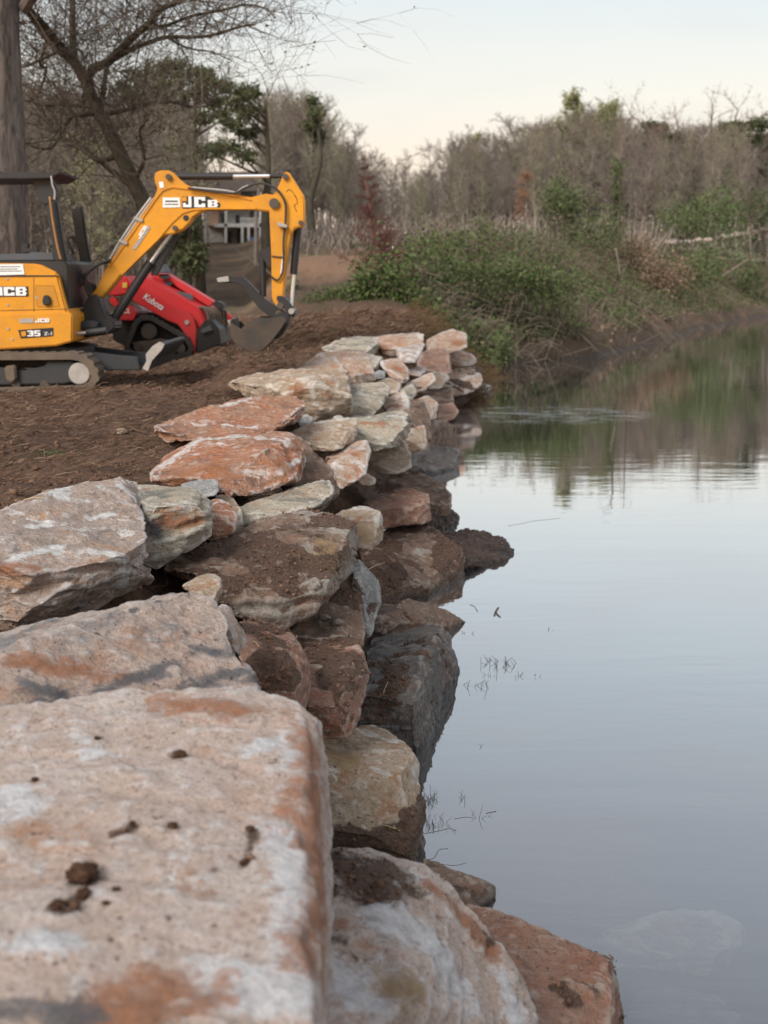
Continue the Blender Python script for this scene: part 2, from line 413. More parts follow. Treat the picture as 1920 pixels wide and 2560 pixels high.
# ------------------------------------------------------------------ boulders
KIND = {  # base, second, rust, white/pale, band colours; amounts of rust, pale, band; scale of patches
 'pink':  dict(a=(.58, .41, .32), b=(.64, .54, .48), r=(.50, .24, .12), w=(.80, .80, .81), g=(.32, .26, .21), ra=.30, wa=.24, ga=.10, sc=2.2),
 'slab':  dict(a=(.53, .38, .30), b=(.52, .45, .40), r=(.44, .25, .16), w=(.68, .67, .66), g=(.17, .175, .185), ra=.36, wa=.18, ga=.44, sc=1.6),
 'gneiss':dict(a=(.50, .38, .31), b=(.42, .33, .28), r=(.50, .29, .17), w=(.78, .77, .75), g=(.25, .21, .18), ra=.40, wa=.40, ga=.32, sc=2.8),
 'cream': dict(a=(.53, .45, .34), b=(.45, .39, .30), r=(.40, .19, .10), w=(.70, .68, .62), g=(.17, .165, .14), ra=.36, wa=.34, ga=.48, sc=2.8),
 'grey':  dict(a=(.27, .265, .25), b=(.38, .375, .355), r=(.30, .20, .12), w=(.58, .58, .57), g=(.13, .13, .13), ra=.2, wa=.42, ga=.3, sc=3.4),
 'tan':   dict(a=(.43, .30, .19), b=(.50, .40, .30), r=(.38, .18, .085), w=(.70, .66, .60), g=(.26, .20, .145), ra=.45, wa=.26, ga=.30, sc=2.6),
 'rust':  dict(a=(.41, .155, .075), b=(.46, .27, .17), r=(.47, .18, .08), w=(.76, .72, .68), g=(.18, .11, .08), ra=.5, wa=.30, ga=.35, sc=2.4),
 'redbr': dict(a=(.34, .165, .11), b=(.40, .25, .18), r=(.40, .18, .105), w=(.55, .46, .39), g=(.12, .075, .055), ra=.4, wa=.25, ga=.35, sc=3.2),
 'muddy': dict(a=(.215, .13, .088), b=(.27, .185, .135), r=(.28, .14, .085), w=(.46, .41, .35), g=(.10, .065, .048), ra=.4, wa=.22, ga=.45, sc=2.6),
 'dark':  dict(a=(.15, .118, .098), b=(.19, .17, .15), r=(.24, .125, .085), w=(.34, .34, .33), g=(.055, .05, .046), ra=.35, wa=.24, ga=.42, sc=2.6),
 'peach': dict(a=(.52, .335, .225), b=(.58, .46, .36), r=(.47, .205, .10), w=(.78, .73, .68), g=(.28, .19, .135), ra=.44, wa=.34, ga=.30, sc=2.8),
 'mud':   dict(a=(.060, .036, .028), b=(.085, .052, .04), r=(.10, .055, .036), w=(.14, .10, .08), g=(.03, .02, .016), ra=.4, wa=.2, ga=.4, sc=4),
}
def rock_mat(kind, seed, spots=False):
    k = KIND[kind]; rng = random.Random(seed)
    b = NB('stone_' + kind)
    lo = (rng.uniform(-9, 9), rng.uniform(-9, 9), rng.uniform(-9, 9))
    c = b.coord("Object", loc=lo)
    ro = (rng.uniform(-.35, .35), rng.uniform(-.35, .35), rng.uniform(0, 3))
    cs = b.coord("Object", (2.2, 2.2, 13), lo, ro)
    s = k['sc']
    def th(amt): return .66 - .32 * amt
    warp = b.noise(c, s * .8, 3, .5)
    n1 = b.noise(c, s * 1.1, 8, .62, .5)
    n2 = b.noise(cs, 1.0, 7, .65, .7)
    ca_ = b.coord("Object", (1, 1, 2.3), lo, ro)
    n3 = b.noise(ca_, s * 1.5, 10, .70, 1.0)
    n4 = b.noise(b.coord("Object", (1, 1, 2.0), (lo[1], lo[2], lo[0]), ro), s * 1.9, 11, .74, 1.2)
    n5 = b.noise(c, 55, 5, .75)
    n6 = b.noise(c, 150, 3, .7)
    n7 = b.noise(c, 19, 8, .72)
    col = b.mix(b.ramp(n1, [(.36, 0), (.62, 1)]), k['a'], k['b'])
    t = th(k['ga']); col = b.mix(b.ramp(n2, [(t - .02, 0), (t + .10, .85)]), col, k['g'])
    t = th(k['ra']); col = b.mix(b.ramp(n3, [(t, 0), (t + .09, .8)]), col, k['r'])
    t = th(k['wa']); wm = b.ramp(n4, [(t, 0), (t + .045, .65), (t + .16, .95)])
    col = b.mix(wm, col, k['w'])
    col = b.mix(b.ramp(n7, [(.36, .30), (.50, 0)]), col, k['g'])
    col = b.mix(b.ramp(n7, [(.54, 0), (.74, .28)]), col, k['w'])
    col = b.mix(b.ramp(n5, [(.34, .8), (.47, 0)]), col, tuple(v * .36 for v in k['a']))
    col = b.mix(b.ramp(n6, [(.56, 0), (.7, .3)]), col, tuple(min(.85, v * 1.25) for v in k['w']))
    col = b.mix(b.ramp(n6, [(.30, .75), (.43, 0)]), col, tuple(v * .4 for v in k['a']))
    n8 = b.noise(c, 30, 2, .5); col = b.mix(b.ramp(n8, [(.27, .85), (.33, 0)]), col, (.10, .062, .045))      # pits holding dirt
    ed = b.attr('edge'); dn = b.math('ADD', b.attr('dirt'), b.math('MULTIPLY', b.math('SUBTRACT', n5, .5), 1.1))
    col = b.mix(b.ramp(b.math('ADD', ed, b.math('MULTIPLY', b.math('SUBTRACT', n7, .5), .8)), [(.62, 0), (.95, .45)]), col, tuple(min(.8, v * 1.15) for v in k['w']))
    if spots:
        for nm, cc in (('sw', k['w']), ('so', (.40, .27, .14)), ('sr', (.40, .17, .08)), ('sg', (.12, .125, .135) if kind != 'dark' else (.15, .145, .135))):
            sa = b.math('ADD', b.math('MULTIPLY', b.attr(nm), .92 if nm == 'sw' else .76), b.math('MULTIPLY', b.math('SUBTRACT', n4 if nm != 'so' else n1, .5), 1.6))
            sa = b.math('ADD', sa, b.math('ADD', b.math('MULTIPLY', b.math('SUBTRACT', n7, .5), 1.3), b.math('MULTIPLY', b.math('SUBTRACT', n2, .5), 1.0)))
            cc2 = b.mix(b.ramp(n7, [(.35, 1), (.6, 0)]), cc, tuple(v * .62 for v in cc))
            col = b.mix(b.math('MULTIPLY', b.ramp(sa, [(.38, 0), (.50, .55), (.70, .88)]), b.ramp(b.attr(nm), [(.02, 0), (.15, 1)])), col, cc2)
    soil = b.mix(b.ramp(n5, [(.4, 0), (.62, 1)]), (.075, .044, .031), (.16, .098, .067))
    dm = b.ramp(dn, [(.42, 0), (.62, .95)])
    col = b.mix(dm, col, soil)
    wt = b.attr('wet')
    col = b.mix(b.math('MULTIPLY', wt, .75), col, tuple(v * .28 for v in k['a']))
    h = b.math('ADD', b.math('MULTIPLY', n7, .8), b.math('ADD', b.math('MULTIPLY', n5, .35), b.math('ADD', b.math('MULTIPLY', n2, .9), b.math('MULTIPLY', n6, .10))))
    h = b.math('ADD', h, b.math('MULTIPLY', dm, .25))
    base_r = .62 if kind in ('dark', 'mud') else .82
    return b.done(col, b.ramp(wt, [(0, base_r), (1, .3)]), b.bump(h, 1.0, .05), 0, .3)

# hulls: points (photo x, photo y, level or distance)
ROCKS = [
 ('pink', "huge flat pale pink and white boulder nearest the viewer, with dirt clods on top", [
   [(-120,1812,1.55),(0,1790,1.56),(150,1760,1.57),(330,1736,1.57),(540,1722,1.57),(640,1724,1.55),(735,1772,1.53),(800,1822,1.47),(742,1850,1.52),(735,2000,1.50),(730,2150,1.48),(742,2300,1.46),(762,2470,1.42),(780,2650,1.38),
    (-160,2740,1.48),(300,2740,1.45),(812,2080,3.75),(816,2250,3.4),(812,2340,3.15),(790,2440,2.9),(-120,2300,1.5)]], dict(thick=.55, seed=1, dirt=.10, drop=.5, vox=.0135, rough=.6)),
 ('slab', "broad flat pinkish slab with dark grey bands, just behind the nearest boulder", [
   [(-90,1595,1.55),(150,1532,1.60),(320,1482,1.62),(470,1462,1.60),(518,1472,1.57),(552,1562,1.50),(588,1640,1.42),(640,1740,1.30),(-60,1850,1.47),(300,1840,1.38),(640,1800,1.2)]], dict(thick=.35, seed=2, dirt=.12, drop=.42, strata=1.3)),
 ('gneiss', "big pinkish grey boulder streaked white with a rough granular front, at left edge", [
   [(-90,1308,1.66),(60,1274,1.68),(112,1262,1.69),(150,1236,1.71),(220,1212,1.72),(300,1207,1.71),(336,1207,1.70),(340,1260,1.64),(352,1388,1.50),(300,1405,1.5),(-90,1455,1.5),(-90,1560,6.2),(335,1480,6.4)],
   [(-90,1455,6.05),(60,1420,6.1),(310,1402,6.2),(372,1412,6.4),(388,1440,6.4),(376,1470,6.35),(310,1487,6.15),(150,1537,5.95),(-90,1605,5.85)]], dict(thick=.5, seed=3, dirt=.10, strata=1.6)),
 ('cream', "cream topped block with green grey banding and a rust patch, wedged beside the streaked boulder", [
   [(340,1212,7.7),(445,1210,7.7),(470,1224,7.55),(505,1254,7.35),(517,1300,7.2),(513,1336,7.15),(470,1352,7.1),(425,1384,7.05),(394,1413,7.0),(345,1400,7.0),(343,1282,6.95),(478,1274,7.0)]], dict(thick=.5, seed=4, dirt=.05, strata=2.0)),
 ('rust', "small rust red stone tucked between the cream block and the long striped slab", [
   [(506,1256,7.9),(545,1250,7.9),(576,1264,7.9),(590,1292,7.8),(586,1328,7.7),(562,1346,7.6),(518,1350,7.6),(510,1300,7.6)]], dict(thick=.35, seed=5, dirt=.05)),
 ('grey', "thin grey flake of rock lying against the foot of the rust and white boulder", [
   [(440,1214,8.2),(490,1202,8.3),(532,1198,8.3),(548,1212,8.2),(555,1226,8.1),(504,1248,8.05),(470,1232,8.1)]], dict(thick=.3, seed=6, dirt=.1, strata=2)),
 ('tan', "brown rounded stone behind the small rust red stone", [
   [(528,1242,8.3),(572,1238,8.35),(604,1276,8.2),(608,1316,8.1),(584,1340,8.0),(550,1330,8.0)]], dict(thick=.3, seed=7, dirt=.2)),
 ('rust', "large rust red boulder with white veins and a white crest beside the bare soil", [
   [(384,1204,8.6),(406,1166,9.1),(424,1146,9.3),(500,1096,9.5),(588,1086,9.5),(712,1090,9.4),(750,1118,9.2),(766,1150,9.1),(750,1178,8.9),(740,1200,8.8),(684,1218,8.7),(576,1244,8.55),(500,1238,8.5),(420,1222,8.5),(660,1124,8.85),(500,1140,8.75)]], dict(thick=.6, seed=8, dirt=.06, strata=1.2)),
 ('muddy', "brown grooved boulder sloping down behind the rust and white boulder", [
   [(700,1090,9.9),(730,1086,9.9),(772,1112,9.8),(814,1166,9.6),(846,1228,9.4),(838,1252,9.2),(796,1270,9.1),(740,1260,9.0),(690,1200,9.2),(720,1130,9.5)]], dict(thick=.5, seed=9, dirt=.25, strata=2.2)),
 ('cream', "long pale slab with lengthwise grooves lying below the rust and white boulder", [
   [(596,1274,8.3),(640,1256,8.55),(740,1216,8.75),(806,1200,8.8),(822,1216,8.75),(824,1238,8.65),(806,1260,8.55),(700,1300,8.4),(606,1330,8.2),(596,1306,8.2)]], dict(thick=.4, seed=10, dirt=.08, strata=2.6)),
 ('muddy', "big mud covered boulder with a grey white end and an ochre patch", [
   [(425,1402,7.3),(540,1352,7.9),(660,1318,8.2),(746,1292,8.35),(782,1279,8.35),(866,1304,8.25),(891,1330,8.05),(898,1354,7.95),(894,1394,7.75),(863,1446,7.5),(812,1497,7.35),(686,1570,7.15),(598,1541,7.0),(500,1496,6.9),(432,1450,6.9),(560,1420,7.15),(740,1360,7.65)]], dict(thick=.6, seed=11, dirt=.42, pale=(1.45, 8.0, 1.15), strata=.9)),
 ('tan', "small ochre ended stone poking out behind the banded slab", [
   [(455,1466,6.0),(500,1446,6.1),(532,1437,6.1),(552,1452,6.05),(555,1482,5.95),(536,1513,5.85),(490,1500,5.85)]], dict(thick=.3, seed=12, dirt=.05)),
 ('gneiss', "small sparkling white block against the right end of the banded slab", [
   [(530,1520,5.6),(556,1514,5.7),(580,1522,5.7),(594,1552,5.6),(616,1600,5.5),(597,1638,5.35),(575,1600,5.3),(545,1560,5.4)]], dict(thick=.3, seed=13, dirt=.05)),
 ('redbr', "reddish brown boulder heaped with soil, just right of the banded slab", [
   [(598,1553,6.7),(655,1563,6.75),(722,1588,6.6),(744,1614,6.5),(762,1654,6.35),(761,1714,6.25),(750,1772,6.1),(690,1650,6.1),(722,1735,5.95),(640,1700,5.8),(600,1640,6.0)]], dict(thick=.5, seed=14, dirt=.45)),
 ('redbr', "reddish brown wedge of rock between the soil heaped boulder and the big wet one", [
   [(763,1630,7.3),(833,1609,7.5),(876,1608,7.4),(902,1616,7.3),(911,1634,7.2),(914,1674,7.05),(902,1720,6.9),(882,1784,6.7),(866,1834,6.55),(812,1838,6.4),(752,1768,6.4),(760,1688,6.7),(823,1702,6.55),(796,1766,6.3)]], dict(thick=.5, seed=15, dirt=.40)),
 ('muddy', "brown boulder with loose stones on it, under the overhanging mud covered boulder", [
   [(698,1560,7.5),(800,1500,7.8),(878,1464,8.0),(905,1500,7.9),(914,1560,7.7),(913,1612,7.5),(842,1612,7.3),(756,1626,7.2),(715,1590,7.3)]], dict(thick=.4, seed=16, dirt=.35)),
 ('grey', "blue grey boulder standing on end behind the brown boulder with loose stones", [
   [(884,1410,8.3),(896,1404,8.5),(926,1430,8.5),(950,1466,8.4),(955,1486,8.35),(940,1522,8.2),(926,1550,8.1),(919,1588,8.0),(885,1560,7.9),(880,1480,8.0)]], dict(thick=.45, seed=17, dirt=.22)),
 ('dark', "large dark wet boulder standing in the water's edge, grey on its river side", [
   [(929,1593,9.0),(1032,1576,9.25),(1075,1564,9.35),(1100,1581,9.4),(1106,1630,9.3),(1128,1672,.02),(1147,1697,0),(1138,1733,0),(1121,1789,0),(1101,1846,0),(1095,1870,-.03),(1051,1884,-.03),(1012,1872,7.75),(949,1837,7.6),(892,1794,7.6),(912,1699,8.0),(1047,1668,8.3),(1040,1712,8.1),(1058,1790,7.75)]], dict(thick=.4, seed=18, dirt=.30, drop=.45)),
 ('tan', "tan boulder with a white rim, standing in front of the dark wet boulder", [
   [(790,1838,6.9),(872,1831,7.0),(912,1827,7.05),(952,1834,7.0),(988,1848,6.95),(1019,1878,6.85),(1039,1918,6.75),(1046,1964,6.65),(1049,2044,6.45),(1061,2152,0),(1034,2168,6.05),(800,2130,6.0),(800,1882,6.5),(984,1888,6.6)]], dict(thick=.35, seed=19, dirt=.10, drop=.35, low_dirt=.27)),
 ('pink', "orange and white mottled boulder at the bottom, right of the nearest boulder", [
   [(780,2126,.98),(911,2133,.98),(1010,2160,.96),(1077,2182,.92),(1122,2216,.88),(1156,2266,.82),(1211,2338,.75),(1256,2388,.68),(1289,2460,.6),(1333,2556,.5),(1410,2720,.42),(700,2720,.95),(770,2400,1.02),(1060,2480,.92),(940,2300,1.0)]], dict(thick=.3, seed=20, dirt=.24, drop=.5, vox=.0125, hot=1)),
 ('muddy', "low brown stone at the waterline with a pale pointed corner", [
   [(1050,2150,.1),(1144,2187,.11),(1199,2207,.09),(1231,2222,.04),(1222,2246,0),(1189,2278,-.02),(1130,2290,.1),(1060,2230,.1)]], dict(thick=.25, seed=21, dirt=.3, drop=.3)),
 ('redbr', "broad reddish brown flat topped boulder in the shallows at the bottom of the picture", [
   [(1165,2278,.36),(1256,2316,.36),(1338,2337,.35),(1388,2366,.34),(1500,2410,.33),(1524,2416,.32),(1552,2434,.27),(1548,2462,.25),(1518,2530,.26),(1500,2720,.25),(1562,2456,.1),(1555,2512,.02),(1545,2585,-.03),(1150,2720,.4)]], dict(thick=.35, seed=22, dirt=.28, drop=.45, vox=.013)),
 ('muddy', "pale rimmed boulder lying under the water at lower right", [
   [(1492,2340,-0.145),(1568,2327,-0.065),(1643,2282,-0.045),(1701,2269,-0.045),(1770,2276,-0.055),(1830,2305,-0.075),(1864,2330,-0.125),(1828,2370,-0.085),(1800,2410,-0.085),(1650,2375,-0.045),(1504,2382,-0.165)]], dict(thick=.1, seed=23, dirt=.0, drop=.08, sub=1)),
 ('dark', "dim flat stone lying under the water at the bottom right corner", [
   [(1570,2500,-.3),(1660,2470,-.28),(1800,2500,-.3),(1860,2560,-.3),(1800,2640,-.3),(1600,2640,-.3)]], dict(thick=.1, seed=24, dirt=.0, drop=.1, sub=1)),
 ('tan', "tan stone with a white cap, just beyond the grey white end of the muddy boulder", [
   [(833,1294,10.8),(860,1277,11.0),(896,1265,11.1),(921,1266,11.1),(946,1273,11.0),(953,1296,10.9),(956,1326,10.8),(954,1347,10.7),(933,1360,10.6),(929,1372,10.6),(902,1380,10.5),(850,1350,10.5)]], dict(thick=.5, seed=25, dirt=.05)),
 ('redbr', "long orange brown rounded rock lying beyond the white capped tan stone", [
   [(905,1252,13.2),(969,1231,13.5),(1032,1224,13.6),(1052,1230,13.5),(1090,1252,13.3),(1093,1284,13.1),(1083,1299,13.0),(1050,1311,12.8),(981,1321,12.6),(950,1324,12.5),(920,1290,12.6),(1056,1258,12.9)]], dict(thick=.5, seed=26, dirt=.12, warm=1)),
 ('muddy', "brown hump of rock at the water's edge behind the orange brown rock", [
   [(925,1194,15.4),(969,1166,15.8),(993,1163,15.8),(1030,1174,15.7),(1072,1192,15.5),(1105,1210,15.4),(1120,1232,15.3),(1123,1252,15.2),(1118,1288,14.9),(1000,1270,14.6),(940,1240,14.8)]], dict(thick=.6, seed=27, dirt=.3)),
 ('muddy', "large flat mud coated boulder with a chalky smear, beside the mud spit", [
   [(894,1384,12.2),(966,1328,12.9),(1032,1321,13.1),(1076,1328,13.1),(1102,1352,12.9),(1147,1380,12.8),(1154,1408,.05),(1145,1446,0),(1102,1468,0),(1029,1478,11.7),(955,1490,11.4),(902,1424,11.7)]], dict(thick=.3, seed=28, dirt=.42, drop=.3)),
 ('muddy', "low muddy ledge of rock ending in a tan point at the water", [
   [(945,1512,.36),(1020,1500,.32),(1083,1522,.22),(1128,1534,.1),(1159,1556,.01),(1108,1584,-.01),(1030,1590,.15),(930,1590,.28)]], dict(thick=.3, seed=29, dirt=.34, drop=.3)),
 ('rust', "long reddish slab resting on the soil at the top of the wall, farthest left", [
   [(408,1064,11.2),(467,1042,11.7),(588,1007,12.2),(723,994,12.3),(741,1008,12.1),(743,1048,11.6),(666,1062,11.4),(636,1087,11.2),(554,1092,11.0),(436,1100,10.9),(412,1086,11.0)]], dict(thick=.4, seed=30, dirt=.10, strata=1.6, soft=1)),
 ('tan', "biggest square tan block of the middle distance, with a flat front face", [
   [(588,968,13.9),(608,953,14.3),(686,943,15.0),(748,922,15.8),(822,928,15.6),(846,927,15.0),(851,950,14.0),(857,1024,13.5),(816,1044,13.4),(742,1036,13.4),(690,1010,13.4),(629,978,13.6),(760,950,13.6)]], dict(thick=.6, seed=31, dirt=.05)),
 ('peach', "peach and white boulder behind the square tan block", [
   [(765,910,17.3),(823,885,18.0),(898,875,18.2),(915,888,18.0),(920,910,17.6),(929,948,17.2),(900,962,16.9),(857,957,16.9),(850,930,16.9)]], dict(thick=.6, seed=32, dirt=.12)),
 ('cream', "grey cream rounded block right beside the square tan block", [
   [(855,988,14.6),(888,961,15.1),(917,956,15.2),(953,959,15.1),(965,974,14.9),(958,998,14.6),(932,1028,14.3),(895,1042,14.1),(858,1034,14.1)]], dict(thick=.5, seed=33, dirt=.08, strata=1.6)),
 ('peach', "small orange and white stone right of the grey cream rounded block", [
   [(956,1010,15.4),(986,990,15.6),(1008,980,15.6),(1019,998,15.4),(1020,1034,15.0),(1007,1041,14.9),(968,1030,14.9)]], dict(thick=.5, seed=34, dirt=.05)),
 ('tan', "long ochre slab with a white upper edge under the square tan block", [
   [(734,1082,12.3),(783,1058,12.6),(830,1054,12.7),(881,1046,12.7),(886,1080,12.4),(878,1104,12.2),(827,1122,12.0),(801,1134,11.9),(765,1108,12.0)]], dict(thick=.5, seed=35, dirt=.06)),
 ('cream', "pointed layered grey slab continuing the line of the ochre slab", [
   [(880,1048,13.3),(953,1040,13.6),(997,1032,13.7),(1019,1047,13.5),(1021,1058,13.4),(1004,1082,13.2),(1000,1106,13.1),(931,1120,12.9),(883,1104,12.9)]], dict(thick=.5, seed=36, dirt=.05, strata=2.6)),
 ('tan', "upright tan block at the river end of the layered grey slab", [
   [(1003,1082,14.6),(1058,1067,15.0),(1064,1080,14.9),(1066,1117,14.6),(1026,1136,14.3),(1002,1110,14.3)]], dict(thick=.5, seed=37, dirt=.06)),
 ('muddy', "dark brown topped block behind the upright tan block", [
   [(1020,998,17.2),(1058,1003,17.4),(1063,1030,17.2),(1072,1051,17.1),(1074,1100,16.6),(1040,1090,16.4),(1020,1050,16.5)]], dict(thick=.6, seed=38, dirt=.25)),
 ('tan', "low tan block beneath the layered grey slab", [
   [(915,1126,13.8),(1000,1108,14.1),(1023,1116,14.0),(1025,1164,13.6),(990,1180,13.4),(917,1174,13.3)]], dict(thick=.5, seed=39, dirt=.10)),
 ('peach', "pink and white wedge shaped stone below the ochre slab", [
   [(817,1148,11.8),(836,1124,12.1),(890,1113,12.3),(912,1109,12.3),(917,1134,12.1),(909,1182,11.8),(892,1196,11.7),(849,1218,11.5),(826,1196,11.5)]], dict(thick=.4, seed=40, dirt=.16)),
 ('peach', "fist sized pink stone at the foot of the pink and white wedge", [
   [(880,1203,12.0),(909,1181,12.2),(936,1198,12.1),(934,1211,12.0),(900,1212,11.9)]], dict(thick=.2, seed=41, dirt=.1)),
 ('grey', "small grey chip wedged under the left corner of the square tan block", [
   [(744,1046,12.9),(765,1038,13.0),(783,1047,12.95),(773,1063,12.8),(750,1066,12.8)]], dict(thick=.2, seed=42, dirt=.1)),
 ('grey', "small grey chip wedged under the right corner of the square tan block", [
   [(834,1044,13.2),(846,1037,13.3),(858,1042,13.3),(856,1051,13.2),(838,1052,13.2)]], dict(thick=.2, seed=43, dirt=.1)),
 ('cream', "grey tan boulder at the left end of the far top row", [
   [(810,872,23.6),(863,847,24.6),(917,842,24.8),(936,848,24.6),(941,867,24.2),(932,894,23.6),(880,896,23.2),(830,890,23.2)]], dict(thick=.8, seed=44, dirt=.16)),
 ('peach', "orange and white boulder second from left in the far top row", [
   [(938,846,25.2),(1000,833,25.8),(1040,833,25.8),(1064,840,25.6),(1066,864,25.2),(990,890,24.5),(950,887,24.5)]], dict(thick=.8, seed=45, dirt=.06)),
 ('gneiss', "white wedge of rock under the far top row", [
   [(990,876,24.1),(1051,857,24.6),(1058,870,24.4),(1037,905,23.8),(1003,905,23.7)]], dict(thick=.6, seed=46, dirt=.06)),
 ('peach', "orange ended block that ends the far top row on the river side", [
   [(1064,852,29.8),(1101,834,30.4),(1130,826,30.6),(1162,837,30.4),(1164,868,29.8),(1134,878,29.5),(1068,880,29.3)]], dict(thick=.9, seed=47, dirt=.05)),
 ('redbr', "pinkish brown rounded block under the orange ended block", [
   [(1042,886,28.2),(1098,869,28.8),(1117,874,28.7),(1131,899,28.3),(1128,926,27.9),(1116,936,27.7),(1042,924,27.4)]], dict(thick=.8, seed=48, dirt=.1, warm=1)),
 ('peach', "pale pink pointed stone jutting out farthest toward the river", [
   [(1125,893,31),(1145,873,31.6),(1170,880,31.5),(1194,900,31.2),(1186,910,31),(1156,918,30.8),(1128,908,30.7)]], dict(thick=.7, seed=49, dirt=.04)),
 ('peach', "wide dirt topped pink stone just above the water at the far end", [
   [(1090,945,29.8),(1130,925,30.6),(1192,915,31),(1207,936,30.6),(1209,956,30.2),(1178,977,29.7),(1138,988,29.3),(1100,970,29.2)]], dict(thick=.8, seed=50, dirt=.38)),
 ('muddy', "brown block with a pale edge near the water left of the dirt topped pink stone", [
   [(1060,976,27.2),(1127,966,27.8),(1131,1010,27),(1090,1012,26.6),(1064,1000,26.6)]], dict(thick=.8, seed=51, dirt=.3)),
 ('peach', "orange wedge stone standing alone in the dirt below the far rows", [
   [(948,908,21.2),(997,895,21.8),(1017,925,21.4),(1019,947,21),(1007,957,20.8),(975,938,20.8)]], dict(thick=.6, seed=52, dirt=.05)),
 ('gneiss', "little white stone right of the orange wedge stone", [
   [(1017,926,24),(1047,915,24.4),(1065,925,24.2),(1060,938,23.9),(1022,936,23.8)]], dict(thick=.5, seed=53, dirt=.05)),
 ('peach', "slanting white topped stone below the little white stone", [
   [(1012,963,22.2),(1045,946,22.6),(1077,931,22.9),(1089,950,22.6),(1062,977,22.2),(1032,987,21.9)]], dict(thick=.5, seed=54, dirt=.2)),
 ('grey', "small grey stone between the far rows and the peach boulder", [
   [(928,937,19.4),(945,925,19.7),(963,930,19.6),(961,946,19.4),(935,949,19.3)]], dict(thick=.3, seed=55, dirt=.1)),
 ('dark', "dark low boulder sitting in the water beyond the brown hump", [
   [(1022,1150,19.6),(1080,1120,20.4),(1146,1123,20.8),(1153,1145,.02),(1131,1172,0),(1060,1188,0),(1030,1176,19.2)]], dict(thick=.4, seed=56, dirt=.15, drop=.3)),
 ('muddy', "muddy boulder low in the bank beneath the dark brown topped block", [
   [(1060,1060,20.5),(1110,1052,21.5),(1140,1080,.08),(1135,1110,.02),(1080,1116,.1),(1050,1095,19.8)]], dict(thick=.5, seed=57, dirt=.4, drop=.2)),
 ('grey', "grey stone at the waterline past the end of the wall", [
   [(1182,966,34),(1210,960,34.4),(1232,968,34.2),(1226,980,33.8),(1190,982,33.6)]], dict(thick=.5, seed=58, dirt=.1, drop=.3)),
 ('peach', "flat pinkish stone between the square tan block and the peach boulder", [
   [(700,940,16.6),(760,918,17.2),(832,898,17.6),(852,916,17.0),(850,940,16.5),(760,946,16.2)]], dict(thick=.5, seed=59, dirt=.1)),
 ('cream', "small pale stone filling the gap right of the orange wedge stone's foot", [
   [(998,976,19.2),(1030,960,19.6),(1042,984,19.4),(1026,1002,19.1),(1004,998,19)]], dict(thick=.4, seed=62, dirt=.1)),
 ('tan', "brownish block between the white topped stone and the brown block near the water", [
   [(1058,940,25.2),(1100,930,25.8),(1112,955,25.4),(1098,972,25),(1062,968,24.8)]], dict(thick=.5, seed=63, dirt=.2)),
 ('tan', "small tan stone above the grey cream rounded block", [
   [(934,960,17.6),(972,946,18),(1000,962,17.8),(992,986,17.4),(950,988,17.3)]], dict(thick=.4, seed=64, dirt=.15)),
 ('peach', "peach stone low in the wall above the dark brown topped block", [
   [(1036,1004,20),(1070,992,20.4),(1094,1010,20.2),(1090,1046,19.8),(1050,1050,19.6)]], dict(thick=.5, seed=65, dirt=.12)),
 ('redbr', "reddish stone at the waterline under the brown block with a pale edge", [
   [(1092,1012,23.6),(1130,1008,24),(1146,1030,23.6),(1130,1052,23.2),(1096,1050,23)]], dict(thick=.5, seed=66, dirt=.2)),
 ('cream', "flat pale stone under the left end of the far top row", [
   [(878,902,21),(930,886,21.6),(956,898,21.4),(946,922,20.9),(890,928,20.7)]], dict(thick=.5, seed=67, dirt=.1)),
 ('peach', "small pink stone squeezed under the pinkish brown rounded block", [
   [(1080,925,27.4),(1110,930,27.6),(1124,945,27.3),(1108,958,27),(1082,950,26.9)]], dict(thick=.4, seed=68, dirt=.08)),
 ('mud', "dark mud spit reaching out into the still water", [
   [(1060,1345,.26),(1105,1330,.15),(1165,1326,.09),(1215,1329,.07),(1262,1346,.05),(1283,1374,.02),(1277,1396,0),(1240,1413,-.01),(1170,1426,-.01),(1110,1415,.12)]], dict(thick=.1, seed=60, dirt=.2, drop=.15, lump=1)),
 ('mud', "clump of wet mud at the water's edge below the brown hump", [
   [(1060,1290,14.6),(1100,1268,14.9),(1126,1276,.10),(1150,1288,.02),(1138,1312,0),(1115,1326,0),(1070,1322,.15)]], dict(thick=.2, seed=61, dirt=.2, drop=.15, lump=1)),
]
